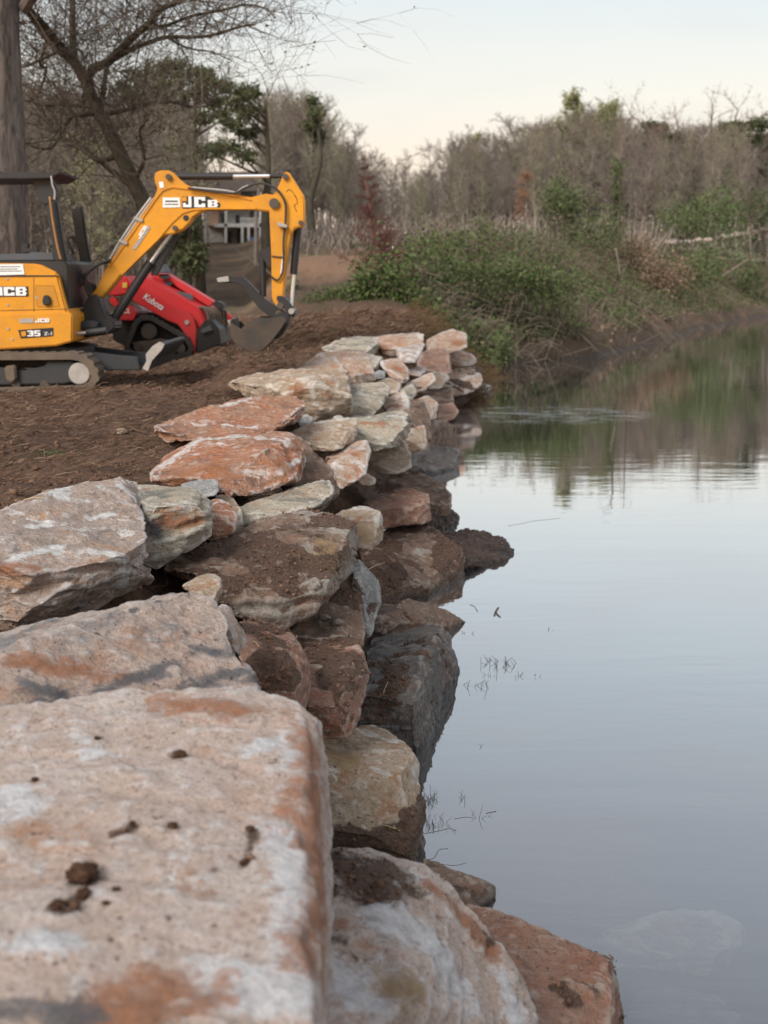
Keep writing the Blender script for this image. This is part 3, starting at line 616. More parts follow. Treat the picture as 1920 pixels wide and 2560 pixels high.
# patches and veins with a place of their own: kind (w white, o ochre, r rust, g dark grey), radius in metres, photo points along it
SPOTS = {
 1: [('d', .06, 208, 2205), ('d', .03, 142, 2268, 210, 2240), ('d', .03, 450, 1893), ('d', .022, 430, 2070), ('d', .02, 330, 2062, 285, 2085), ('d', .025, 613, 2160, 628, 2076), ('w', .07, 60, 1860, 240, 1885), ('w', .12, 20, 1990), ('w', .05, 620, 1880, 720, 1840, 735, 1920), ('w', .10, 540, 2430, 640, 2480), ('w', .07, 725, 2080, 735, 2330, 745, 2480),
     ('r', .11, 775, 1870, 780, 2000), ('r', .10, 782, 2000, 785, 2150, 782, 2300, 775, 2400), ('r', .10, 430, 1760, 560, 1770), ('r', .12, 420, 2460, 300, 2560), ('g', .07, 20, 2530, 150, 2540), ('r', .06, 520, 2230), ('w', .05, 160, 2350, 60, 2350)],  # rust strips down the right side face: its own red plus painted shade
 2: [('g', .055, 255, 1738, 380, 1680, 500, 1622, 570, 1640), ('g', .05, -20, 1712, 60, 1718, 190, 1745), ('g', .03, 560, 1690, 630, 1700), ('w', .05, 545, 1735, 600, 1740), ('r', .09, 60, 1650, 300, 1690),
     ('g', .09, -20, 1760, 120, 1775, 230, 1780), ('g', .07, 430, 1745, 560, 1690, 635, 1690), ('g', .025, 245, 1545, 265, 1525), ('g', .012, 245, 1543, 330, 1527, 400, 1505)],
 3: [('w', .05, 70, 1275, 150, 1240, 170, 1225), ('w', .03, 70, 1320, 115, 1310), ('w', .03, 220, 1300, 280, 1285), ('w', .05, 240, 1380, 310, 1400, 300, 1460), ('w', .04, 30, 1400, 150, 1365), ('r', .05, 0, 1420, 90, 1420),
     ('w', .04, 308, 1215, 330, 1240)],
 4: [('r', .07, 410, 1300, 490, 1310), ('g', .05, 350, 1300, 390, 1330, 470, 1350), ('w', .04, 350, 1275, 470, 1265), ('r', .04, 365, 1385)],
 8: [('w', .07, 406, 1165, 450, 1130, 510, 1095, 600, 1092), ('w', .03, 640, 1095, 715, 1110, 765, 1155), ('w', .03, 700, 1180, 745, 1150), ('w', .05, 690, 1210, 740, 1195), ('r', .12, 430, 1200, 560, 1170), ('r', .08, 690, 1160, 720, 1170)],
 11: [('w', .16, 790, 1290, 860, 1320, 885, 1370), ('w', .10, 880, 1400, 800, 1455), ('w', .07, 780, 1370, 800, 1430), ('o', .13, 820, 1370, 830, 1420), ('w', .09, 600, 1530, 700, 1535, 780, 1490)],
 19: [('w', .06, 912, 1830, 985, 1852, 1020, 1885, 1040, 1940), ('w', .05, 960, 1930), ('o', .12, 850, 1900), ('w', .03, 1030, 2060, 1050, 2120)],
 20: [('d', .22, 850, 2170, 960, 2190), ('d', .08, 840, 2360), ('d', .06, 890, 2400), ('w', .12, 960, 2290, 1060, 2330, 1130, 2420), ('w', .08, 860, 2420, 920, 2500), ('r', .07, 1080, 2220, 1160, 2300, 1220, 2380), ('r', .06, 850, 2310), ('w', .05, 1040, 2190), ('o', .1, 1000, 2480), ('w', .06, 1250, 2440, 1290, 2520)],
 18: [('g', .14, 1090, 1690, 1080, 1780, 1090, 1650), ('w', .015, 1075, 1780, 1068, 1810)],
 23: [('w', .05, 1568, 2330, 1640, 2284, 1700, 2271, 1770, 2278, 1830, 2310, 1810, 2390)],
 22: [('w', .03, 1490, 2470, 1545, 2445, 1530, 2540), ('w', .04, 1330, 2480)],
 21: [('w', .02, 1229, 2224, 1222, 2245, 1190, 2276)],
 30: [('w', .05, 560, 1015, 700, 1000), ('w', .03, 560, 1060, 640, 1070), ('r', .06, 655, 1040)],
 31: [('w', .03, 770, 960, 790, 1010), ('w', .03, 845, 930, 850, 1000), ('r', .12, 740, 985)],
 35: [('w', .04, 790, 1060, 880, 1048), ('r', .08, 750, 1085)],
 36: [('r', .08, 900, 1058, 960, 1060), ('w', .06, 985, 1040, 1015, 1052)],
 40: [('w', .06, 840, 1165), ('r', .07, 890, 1140)],
 25: [('w', .08, 890, 1270, 945, 1278, 950, 1300), ('o', .15, 900, 1330)],
 28: [('w', .06, 1045, 1380, 1070, 1378)],
 50: [('w', .07, 1130, 960, 1200, 935)], 47: [('r', .25, 1140, 855)], 45: [('r', .2, 960, 865), ('w', .1, 1000, 835, 1060, 845)],
 34: [('r', .1, 985, 1015), ('w', .05, 1010, 985, 1018, 1020)], 52: [('w', .07, 955, 908, 975, 935), ('r', .2, 995, 920)], 33: [('w', .06, 890, 965, 960, 968)],
}
def convex(bm, pts):
    vs = [bm.verts.new(p) for p in pts]
    r = bmesh.ops.convex_hull(bm, input=vs, use_existing_faces=False)
    dead = list({v for v in r['geom_interior'] + r['geom_unused'] if isinstance(v, bmesh.types.BMVert)})
    bmesh.ops.delete(bm, geom=dead, context='VERTS')
def vert_mean(V, E):
    n = len(V); s = np.zeros_like(V); c = np.bincount(E.ravel(), minlength=n).astype(float)
    for ax in range(3):
        s[:, ax] = np.bincount(E[:, 0], V[E[:, 1], ax], n) + np.bincount(E[:, 1], V[E[:, 0], ax], n)
    return s / np.maximum(c, 1)[:, None]
rock_tmp = []
for kind, label, hulls, pr in ROCKS:
    bm = bmesh.new(); allp = []
    for hp in hulls:
        pts = [at(*p) for p in hp]
        pxc = np.mean([p[:2] for p in hp], 0); ymax = max(q[1] for q in pts)
        back = [at(*(pxc + .72 * (np.array(p[:2]) - pxc)), ymax + pr['thick']) for p in hp]
        low = []
        if pr.get('drop'):
            cxy = np.mean(pts, 0)
            low = [np.array((cxy[0] + .9 * (q[0] - cxy[0]), cxy[1] + .9 * (q[1] - cxy[1]), q[2] - pr['drop'])) for q in pts]
            back = [b_ for b_ in back if b_[2] > min(q[2] for q in low)]
        convex(bm, pts + back + low); allp += pts
    me = bpy.data.meshes.new('tmp'); bm.to_mesh(me); bm.free()
    dist = float(np.mean([np.linalg.norm(p - np.array((0, 0, CAMZ))) for p in allp]))
    o = bpy.data.objects.new('tmp', me); COL.objects.link(o)
    md = o.modifiers.new('r', 'REMESH'); md.mode = 'VOXEL'; md.voxel_size = pr.get('vox', max(.0115, dist * (.0016 if dist < 10.5 else .0013)))
    rock_tmp.append((o, dist))
bpy.context.view_layer.update()
dg = bpy.context.evaluated_depsgraph_get()
CRUMB_SPOTS = []
ROCK_OBJS = []
for (kind, label, hulls, pr), (o, dist) in zip(ROCKS, rock_tmp):
    me = bpy.data.meshes.new_from_object(o.evaluated_get(dg))
    old = o.data; bpy.data.objects.remove(o); bpy.data.meshes.remove(old)
    n = len(me.vertices); V = np.zeros(n * 3, np.float32); me.vertices.foreach_get("co", V); V = V.reshape(-1, 3).astype(float)
    E = np.zeros(len(me.edges) * 2, np.int32); me.edges.foreach_get("vertices", E); E = E.reshape(-1, 2)
    sd_ = pr['seed']; rng = np.random.default_rng(sd_)
    ext = V.max(0) - V.min(0); size = float(np.median(ext)); big = float(ext.max())
    cen = V.mean(0)
    V = cen + (V - cen) * (1.03 if sd_ in (1, 2, 20) else (1.0 if pr.get('lump') else (1.13 if sd_ >= 44 else (1.19 if sd_ >= 30 else 1.09))))
    V = V * .75 + vert_mean(V, E) * .25
    if not pr.get('lump'):                      # blocky joint faces: bedding planes and two upright sets
        ya = rng.uniform(-.5, .5)
        for dd0 in ((0, 0, 1), (0, 0, -1), (math.cos(ya), math.sin(ya), 0), (-math.cos(ya), -math.sin(ya), 0), (-math.sin(ya), math.cos(ya), 0), (math.sin(ya), -math.cos(ya), 0)):
            dd = np.array(dd0) + rng.normal(0, .16, 3); dd /= np.linalg.norm(dd)
            h = V @ dd; e_ = h.max() - h.min(); cut = h.max() - e_ * (.015 if sd_ in (1, 20, 2) else rng.uniform(.05, .12))
            V -= dd * (np.maximum(0, h - cut) * .97)[:, None]
        for _ in range(3 if sd_ == 1 else 6):                    # broken corners
            dd = rng.normal(size=3); dd /= np.linalg.norm(dd)
            h = V @ dd; e_ = h.max() - h.min(); cut = h.max() - e_ * rng.uniform(.02, .07)
            V -= dd * (np.maximum(0, h - cut) * .92)[:, None]
    def normals(V):
        me.vertices.foreach_set("co", V.astype(np.float32).ravel()); me.update()
        N = np.zeros(n * 3, np.float32); me.vertex_normals.foreach_get("vector", N); return N.reshape(-1, 3).astype(float)
    N = normals(V)
    fd = np.array((rng.normal() * .25, rng.normal() * .25, 1)); fd /= np.linalg.norm(fd)
    st = pr.get('strata', .7)
    warpv = .10 * fbm(V, 2.0, 3, sd_ + 50)
    q = (V @ fd) + warpv
    lat = V - np.outer(V @ fd, fd)
    def beds(fq, ls, sdv):             # flat beds with sharp little ledges between them
        t_ = q * fq + .6 * vnoise(V * 1.7, sdv + 1); i_ = np.floor(t_); fr_ = t_ - i_
        def hv(ix): return vnoise(np.concatenate([(lat * ls)[:, :2], (ix * 7.37 + .5)[:, None]], 1), sdv)
        a0 = hv(i_); return a0 + (hv(i_ + 1) - a0) * sstep((fr_ - .72) / .28) - .35 * np.exp(-((fr_ - .86) / .07) ** 2)
    lay = beds(9, 1.3, sd_ + 3) * .6 + beds(26, 2.6, sd_ + 4) * .4
    side = 1 - np.abs(N @ fd) ** 2
    D = big * (.006 if sd_ == 1 else .013) * fbm(V, 2.2 / max(big, .3), 3, sd_) + min(size, .6) * .044 * st * lay * side
    cell = fbm(V, 5.0, 2, sd_ + 9)
    D += (.008 if sd_ == 1 else .022) * (np.floor(cell * 4) + sstep((cell * 4 - np.floor(cell * 4) - .7) / .3)) / 4 * min(1, size)             # chipped flats with little steps
    D += .012 * fbm(V, 9, 4, sd_ + 11, .65) - .012 * np.maximum(0, .25 - np.abs(fbm(V, 4.5, 3, sd_ + 15))) * 4 * min(1, size) + .004 * fbm(V, 40, 3, sd_ + 13)
    if pr.get('lump'): D += .05 * fbm(V, 7, 4, sd_ + 31, .65) + .02 * fbm(V, 26, 3, sd_ + 33)
    V = V + N * D[:, None]
    N = normals(V)
    Lp = np.sum((V - vert_mean(V, E)) * N, 1)
    for _ in range(3): Lp = Lp * .4 + .6 * (np.bincount(E[:, 0], Lp[E[:, 1]], n) + np.bincount(E[:, 1], Lp[E[:, 0]], n)) / np.maximum(np.bincount(E.ravel(), minlength=n), 1)
    edge = np.clip(.5 + Lp / (np.std(Lp) * 4 + 1e-6), 0, 1)
    amt = pr['dirt']
    dn = fbm(V, 3.2, 4, sd_ + 21, .6)
    dirt = sstep((N[:, 2] - .05) / .6) * sstep((dn + (amt * 2.3 - .75)) / .35) + .5 * sstep((.35 - edge) / .3) * amt * 1.6
    if pr.get('low_dirt'):
        dirt = np.maximum(dirt, sstep((pr['low_dirt'] + .1 * dn - V[:, 2]) / .05))
    wet = np.zeros(n) if pr.get('sub') else sstep((.10 + .06 * dn - V[:, 2]) / .06)
    if sd_ in SPOTS:
        R_ = V - np.array((0, 0, CAMZ)); dep = R_[:, 1] * CP - R_[:, 2] * SP
        pxv = 960 + R_[:, 0] / dep * FPX; pyv = 1280 - (R_[:, 1] * SP + R_[:, 2] * CP) / dep * FPX
        facing = np.sum(N * R_, 1) < 0
        def surf(px, py):
            sc_ = (pxv - px) ** 2 + (pyv - py) ** 2 + np.where(facing, 0, 1e6)
            return V[np.argmin(sc_)]
        acc = {c_: np.zeros(n) for c_ in 'wogrd'}
        for typ, r_, *line in SPOTS[sd_]:
            ps = [surf(*line[i:i + 2]) for i in range(0, len(line), 2)]
            if len(ps) == 1: ps = ps * 2
            for p0, p1 in zip(ps[:-1], ps[1:]):
                dv = p1 - p0; t_ = np.clip(((V - p0) @ dv) / (dv @ dv + 1e-9), 0, 1)
                dd = np.linalg.norm(V - p0 - t_[:, None] * dv, axis=1)
                acc[typ] = np.maximum(acc[typ], np.clip(1 - dd / r_ * .6, 0, 1))
        sm_ = acc.pop('d'); dirt = np.maximum(dirt, np.where(sm_ > 0, np.clip(sm_ * .75 + .5 * fbm(V, 14, 4, 5, .7), 0, 1), 0))
        for c_, arr in acc.items():
            a = me.attributes.new('s' + c_, 'FLOAT', 'POINT'); a.data.foreach_set("value", arr.astype(np.float32))
    for nm, arr in (('edge', edge), ('dirt', np.clip(dirt, 0, 1)), ('wet', wet)):
        a = me.attributes.new(nm, 'FLOAT', 'POINT'); a.data.foreach_set("value", arr.astype(np.float32))
    base = np.array((cen[0], cen[1], V[:, 2].min()))
    me.vertices.foreach_set("co", (V - base).astype(np.float32).ravel()); me.update()
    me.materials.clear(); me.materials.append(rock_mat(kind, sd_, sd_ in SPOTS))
    me.name = 'boulder'
    ro = link('mud_spit' if kind == 'mud' else 'boulder', me, None, loc=tuple(base), smooth=True)
    tag(ro, label, 'mud' if kind == 'mud' else 'rock', 'mud at the water' if kind == 'mud' else 'rock wall along the river')
    ROCK_OBJS.append(ro)
    if not pr.get('sub'):
        idx = np.where((dirt > .55) & (N[:, 2] > .25) & (V[:, 2] > .02))[0]
        kN = min(len(idx), int(80 + 5200 * min(1, amt) * ext[0] * ext[1] / max(1, (dist / 7) ** 1.3)))
        if kN > 0 and amt > .02:
            pick = rng.choice(idx, kN)
            CRUMB_SPOTS.append(np.concatenate([V[pick], np.full((kN, 1), dist)], 1))
# ------------------------------------------------------------------ loose soil, straw, stones
def icos():
    v = np.array([(1, 0, 0), (-1, 0, 0), (0, 1, 0), (0, -1, 0), (0, 0, 1), (0, 0, -1)], float)
    f = np.array([(4, 0, 2), (4, 2, 1), (4, 1, 3), (4, 3, 0), (5, 2, 0), (5, 1, 2), (5, 3, 1), (5, 0, 3)]); return v, f
IV, IF = icos()
def lumps(P, R, rng):
    n = len(P)
    sc = R[:, None, None] * rng.uniform(.35, 1.35, (n, len(IV), 1))
    st = rng.uniform(.6, 1.4, (n, 1, 3))
    qa = rng.normal(size=(n, 3, 3)); qq = np.linalg.qr(qa)[0]
    V = P[:, None, :] + np.einsum('nij,vj->nvi', qq, IV) * sc * st
    F = (np.arange(n) * len(IV))[:, None, None] + IF[None]
    return V.reshape(-1, 3), F.reshape(-1, 3)
rng = np.random.default_rng(77)
CS = np.vstack(CRUMB_SPOTS)
rad = rng.lognormal(-5.5, .6, len(CS)) * (CS[:, 3] / 8) ** .5
cv, cf = lumps(CS[:, :3] + rng.normal(size=(len(CS), 3)) * .006, np.clip(rad, .002, .017), rng)
tag(link('soil_crumbs', mesh_np('soil_crumbs', cv, cf, 3), M['crumb']), "crumbs of brown soil scattered over the boulders", 'soil', kind='stuff')

def scatter_ground(n, x0, x1, y0, y1, rng, dmin=.9, power=1.0):
    u = rng.random(n) ** power
    Y = y0 + (y1 - y0) * u
    X = x0 + (x1 - x0) * rng.random(n)
    d, s = bank_dist(X, Y)
    lim = np.interp(Y, [0, 6, 9, 13, 18, 28, 34, 60], [1.9, 1.7, 1.6, 2.0, 2.1, 1.7, .3, .3])
    ok = d > lim * dmin
    X, Y = X[ok], Y[ok]
    return X, Y, ground_z(X, Y)
# clods
X, Y, Z = scatter_ground(22000, -7, 2.5, 6, 36, rng, .8, 1.5)
R = np.clip(rng.lognormal(-4.8, .6, len(X)), .004, .032)
cv, cf = lumps(np.stack([X, Y, Z + R * .2], 1), R, rng)
tag(link('soil_clods', mesh_np('soil_clods', cv, cf, 3), M['crumb']), "clods of brown soil on the bare ground", 'soil', kind='stuff')
# clods in the joints of the wall
Y = rng.uniform(4.5, 30, 12000); X = np.interp(Y, WL[:, 1], WL[:, 0]) - rng.uniform(.1, 2.6, len(Y))
Z = ground_z(X, Y); R = np.clip(rng.lognormal(-4.9, .6, len(X)), .004, .028)
cv, cf = lumps(np.stack([X, Y, Z + R * .2], 1), R, rng)
tag(link('joint_soil', mesh_np('joint_soil', cv, cf, 3), M['crumb']), "crumbly soil packed between the boulders", 'soil', kind='stuff')
# straw and matted fibre over the dirt
def straws(n, area, L, rad, rng, dmin=.8, power=1.3, up=.12):
    X, Y, Z = scatter_ground(n, *area, rng, dmin, power)
    n = len(X); a = rng.normal(.5, .8, n) ; l = rng.uniform(*L, n)
    el = np.abs(rng.normal(0, up, n))
    d = np.stack([np.cos(a) * np.cos(el), np.sin(a) * np.cos(el) * .9, np.sin(el)], 1)
    A = np.stack([X, Y, Z + .004 + rng.random(n) * .02], 1)
    Mi = A + d * l[:, None] * .5 + rng.normal(size=(n, 3)) * l[:, None] * .07
    B = A + d * l[:, None] + rng.normal(size=(n, 3)) * l[:, None] * .10
    B[:, 2] = np.maximum(B[:, 2], ground_z(B[:, 0], B[:, 1]) + .003); Mi[:, 2] = np.maximum(Mi[:, 2], ground_z(Mi[:, 0], Mi[:, 1]) + .004)
    r = np.full(n, rad) * rng.uniform(.6, 1.4, n) * np.clip(Y / 11, .6, 2.5)
    v1, f1 = ribbons(A, Mi, r * 1.2, r * 1.2, 1); v2, f2 = ribbons(Mi, B, r * 1.2, r * .6, 2)
    return np.vstack([v1, v2]), np.vstack([f1, f2 + len(v1)])
v1, f1 = straws(34000, (-7.5, 2.2, 6.2, 35), (.04, .22), .0022, rng, .8, 1.4, .16)
v2, f2 = straws(3000, (-4, 2.4, 24, 36), (.15, .5), .0035, rng, .5, 1.0, .25)
tag(link('straw', mesh_np('straw', np.vstack([v1, v2]), np.vstack([f1, f2 + len(v1)]), 4), M['straw']), "dry straw and roots matted over the bare ground", 'straw', kind='stuff')
# grass hanging over the rounded end of the bank
n = 5200; X = rng.uniform(.6, 4.2, n); Y = rng.uniform(31.8, 40, n); d, s = bank_dist(X, Y); ok = (d > .02) & (d < 2.6); X, Y = X[ok], Y[ok]
A = np.stack([X, Y, ground_z(X, Y)], 1); l = rng.uniform(.25, .75, len(X))
gx = np.stack([rng.normal(.55, .3, len(X)), rng.normal(-.2, .35, len(X)), rng.normal(.05, .35, len(X))], 1)
B = A + gx * l[:, None]; r = np.full(len(X), .009)
v1, f1 = segs_mesh(A, B, r, r * .4)
M['dry_grass'] = mat_island('dry_grass', [(.10, .06, .038), (.20, .12, .07), (.14, .085, .05), (.10, .10, .04), (.24, .15, .09)], .9, .1)
tag(link('overhanging_grass', mesh_np('overhanging_grass', v1, f1, 4), M['dry_grass']), "brown grass hanging over the end of the bank", 'grass', kind='stuff')

# single loose things on the rocks
def place_on(px, py):
    """first boulder or ground surface met along a photo ray"""
    bpy.context.view_layer.update()
    dgl = bpy.context.evaluated_depsgraph_get()
    ok, loc, nor, *_ = SC.ray_cast(dgl, Vector((0, 0, CAMZ)), Vector(ray(px, py)).normalized())
    return np.array(loc), np.array(nor)
def clod(px, py, r, name, label, cat, mat, seed, flat=.6, group=None):
    p, nrm = place_on(px, py)
    g = np.random.default_rng(seed)
    bm = bmesh.new(); bmesh.ops.create_icosphere(bm, subdivisions=4, radius=1)
    V = np.array([x.co[:] for x in bm.verts])
    dsp = 1 + .4 * fbm(V, 1.3, 3, seed) + .45 * fbm(V, 4.0, 4, seed + 1, .7) - .25 * np.abs(fbm(V, 8, 2, seed + 2))
    V = V * dsp[:, None] * np.array((r, r * g.uniform(.7, 1), r * flat))
    for v, c in zip(bm.verts, V): v.co = c
    me = bpy.data.meshes.new(name); bm.to_mesh(me); bm.free()
    o = link(name, me, mat, loc=tuple(p + np.array((0, 0, r * flat * .55))), smooth=True)
    o.rotation_euler = (0, 0, g.uniform(0, 6))
    return tag(o, label, cat, group)
CL = [(208, 2195, .036, "largest dirt clod on the nearest pale boulder"), (142, 2268, .016, "small round dirt clod just below and left of the largest clod"),
      (208, 2241, .017, "flattened crumb of dirt touching the largest clod's lower edge"), (450, 1891, .020, "dirt clod near the back middle of the nearest boulder"),
      (431, 2070, .014, "dirt crumb in the middle of the nearest boulder"), (613, 2160, .013, "dirt crumb near the right rim of the nearest boulder"), (330, 2062, .011, "dirt crumb left of the one in the middle of the nearest boulder"),
      (87, 1952, .010, "tiny dirt speck at the far left of the nearest boulder"), (243, 1848, .009, "tiny dirt speck at the upper left of the nearest boulder"),
      (289, 2227, .010, "tiny dirt crumb right of the largest clod"), (625, 2076, .011, "upper dirt crumb near the right rim of the nearest boulder"), (265, 2260, .008, "tiny dirt crumb below and right of the largest clod")]
for i, (px, py, r, lb) in enumerate(CL): clod(px, py, r, 'dirt_clod', lb, 'dirt clod', M['soil'], 300 + i, .6, 'dirt clods on the nearest boulder')
GREYC = rock_mat('dark', 901); CHIP = rock_mat('muddy', 902)
clod(190, 1522, .032, 'stone_chip', "dark grey stone chip on the back edge of the banded slab", 'stone', GREYC, 401, .45)
clod(20, 1572, .065, 'stone_chip', "dark brown flake at the left edge behind the banded slab", 'stone', CHIP, 402, .3)
clod(812, 1545, .04, 'stone_chip', "upper of two flat chips on the brown boulder under the overhang", 'stone', rock_mat('cream', 903), 403, .3)
clod(842, 1560, .035, 'stone_chip', "lower of two flat chips on the brown boulder under the overhang", 'stone', rock_mat('cream', 904), 404, .5)
clod(305, 1082, .05, 'stone_chip', "pale pebble lying alone on the bare soil", 'stone', rock_mat('tan', 905), 405, .5)
STR = mat_island('pale_straw', [(.30, .22, .13), (.42, .33, .2)], .8)
def bit(px, py, px2, py2, r, label, lift=.012):
    p, _ = place_on(px, py); q, _ = place_on(px2, py2)
    m_ = (p + q) / 2 + np.array((0, 0, lift)); base = p.copy()
    v, f = tube(np.array([p + (0, 0, .004), m_, q + (0, 0, .006)]) - base, r, 5)
    me = bpy.data.meshes.new('straw_stalk'); me.from_pydata([tuple(x) for x in v], [], f)
    return tag(link('straw_stalk', me, STR, loc=tuple(base)), label, 'straw', 'loose straw stalks')
bit(930, 2030, 995, 2078, .0035, "upper straw stalk on the muddy ledge of the white rimmed tan boulder")
bit(940, 2062, 1000, 2080, .003, "lower straw stalk on the muddy ledge of the white rimmed tan boulder")
bit(60, 1252, 108, 1249, .004, "pale bent straw on the soil above the streaked boulder")
bit(958, 1735, 970, 1708, .003, "pale straw standing on the large dark wet boulder")
bit(632, 1605, 648, 1620, .003, "pale straw on the soil heap of the reddish brown boulder")
bit(920, 1425, 962, 1408, .0035, "pale straw lying on the mud coated boulder with the chalky smear")

# plants and scraps standing in the water
GR = mat_island('water_grass', [(.035, .04, .025), (.06, .065, .035), (.08, .07, .045)], .7)
def tuft(px, py, h, n, label, seed, spread=.6):
    g = np.random.default_rng(seed); c = at(px, py, 0.0)
    A = np.tile(c, (n, 1)) + np.stack([g.normal(0, h * spread, n), g.normal(0, h * spread, n), np.full(n, -.02)], 1)
    d = np.stack([g.normal(0, .55, n), g.normal(0, .55, n), np.abs(g.normal(.7, .35, n))], 1); d /= np.linalg.norm(d, axis=1)[:, None]
    B = A + d * (h * g.uniform(.5, 1.2, n))[:, None]
    r = np.full(n, .0022) * (c[1] / 8)
    v, f = segs_mesh(A - c, B - c, r, r * .4)
    return tag(link('water_grass', mesh_np('water_grass', v, f, 4), GR, loc=tuple(c)), label, 'grass', 'grass tufts in the water')
for i, a in enumerate([(1255, 1662, .09, 26, "largest spiky grass tuft on the water right of the dark wet boulder"), (1190, 1712, .09, 12, "grass tuft nearest the dark wet boulder's right side"),
      (1300, 1690, .06, 6, "grass sprig just below and right of the largest tuft"), (1338, 1690, .07, 4, "grass sprig farthest right in the group of tufts"), (1222, 1690, .06, 6, "small sprig between the two biggest tufts"),
      (1172, 1584, .05, 5, "tiny grass sprig by the tan point of the muddy ledge"), (1205, 1865, .04, 4, "tiny grass sprig alone on open water below the tufts"),
      (1152, 1997, .06, 5, "crossed grass sprig on the water right of the tan boulder"), (1185, 2045, .09, 5, "upright grass blades on the water right of the tan boulder"),
      (1372, 1575, .05, 4, "faint grass sprig far right above the tufts"), (1060, 2000, .07, 60, "dense weeds against the tan boulder's waterline"), (1075, 2060, .06, 50, "lower mat of weeds against the tan boulder's waterline")]):
    tuft(*a, 500 + i, spread=.25 if a[3] < 10 else .7)
def floatbit(pts, r, label, name='drift_twig', k=5, mat=None):
    P = [at(x, y, -.0005) for x, y in pts]; base = P[0].copy()
    v, f = tube(spline([p - base for p in P], 4), r, k)
    me = bpy.data.meshes.new(name); me.from_pydata([tuple(x) for x in v], [], f)
    return tag(link(name, me, mat or M['twig'], loc=tuple(base), smooth=True), label, 'twig', 'scraps floating on the water')
DK = mat_paint('wet_bark', (.045, .035, .028), .5, .2)
floatbit([(1236, 1540), (1239, 1530), (1246, 1520), (1240, 1532), (1250, 1543)], .009, "dark bent scrap of bark floating on the still water", mat=DK)
floatbit([(1175, 1512), (1186, 1517), (1194, 1530)], .004, "thin curved twig floating by the mud ledge", mat=DK)
floatbit([(1270, 1315), (1310, 1308), (1340, 1302), (1400, 1296)], .003, "long thin branch floating beyond the mud spit", mat=DK)
floatbit([(1060, 2085), (1095, 2078), (1125, 2072), (1140, 2078)], .0022, "upper twig of the drowned branch beside the tan boulder", mat=DK)
floatbit([(1062, 2150), (1085, 2145), (1098, 2125), (1120, 2122)], .0022, "hooked twig of the drowned branch beside the tan boulder", mat=DK)
floatbit([(1100, 2160), (1135, 2164), (1165, 2158)], .002, "lowest twig of the drowned branch beside the tan boulder", mat=DK)
floatbit([(1135, 2048), (1165, 2043), (1185, 2046)], .0022, "flat floating stem at the foot of the upright grass blades", mat=DK)
floatbit([(1216, 2034), (1228, 2031), (1240, 2029)], .003, "short dark floating scrap right of the upright grass blades", mat=DK)
# ------------------------------------------------------------------ machines
M['yellow'] = mat_paint('machine_yellow', (.66, .275, .004), .42, .40, (.22, .11, .03))
M['red'] = mat_paint('machine_red', (.56, .018, .022), .35, .25, (.16, .06, .05))
M['black'] = mat_paint('machine_black', (.011, .011, .012), .42, .10)
M['steelblue'] = mat_paint('frame_grey', (.016, .022, .027), .45, .2)
M['rubber'] = mat_paint('muddy_rubber', (.10, .078, .06), .9, .6, (.2, .145, .10), scale=6)
M['rubber_d'] = mat_paint('rubber', (.03, .029, .028), .8, .4)
M['chrome'] = mat_paint('chrome_rod', (.72, .73, .74), .22, .05, metal=.7)
M['white'] = mat_paint('decal_white', (.78, .78, .76), .5, .08)
M['ink'] = mat_paint('decal_black', (.012, .012, .012), .5, .05)
M['steel'] = mat_paint('worn_steel', (.06, .054, .05), .55, .6, (.16, .11, .075), metal=.3, scale=7)
M['bare'] = mat_paint('bare_steel', (.42, .40, .37), .45, .4, metal=.4, scale=9)
M['greyp'] = mat_paint('grey_plastic', (.07, .078, .085), .6, .15)
M['orange'] = mat_paint('amber_hose', (.34, .16, .04), .5, .3)
def xz(px, py, Y):
    p = at(px, py, Y); return (p[0], p[2])
def plate(T, name, pts, Y0, Y1, mat, parent=None, bevel=.012, Yref=None, smooth=False):
    Yr = Yref or Y0
    V, F = prism([xz(x, y, Yr) for x, y in pts], 1, Y0, Y1)
    return T.part(name, V, F, mat, parent, smooth=smooth, bevel=bevel)
def rod(T, name, a, b, Y, r, mat, parent=None, k=16, Y2=None):
    p = at(*a, Y); q = at(*b, Y2 or Y)
    V, F = tube(np.array([p, q]), r, k)
    return T.part(name, V, F, mat, parent, smooth=False)
def pin(T, a, Y0, Y1, r, mat, name='pin', parent=None):
    x, z = xz(*a, Y0)
    V, F = tube(np.array([(x, Y0, z), (x, Y1, z)]), r, 14)
    return T.part(name, V, F, mat, parent)
def hose(T, name, pts, Y, r, mat, parent=None, k=7):
    P = spline([at(*p[:2], p[2] if len(p) > 2 else Y) for p in pts], 7)
    V, F = tube(P, r, k); return T.part(name, V, F, mat, parent, smooth=True)
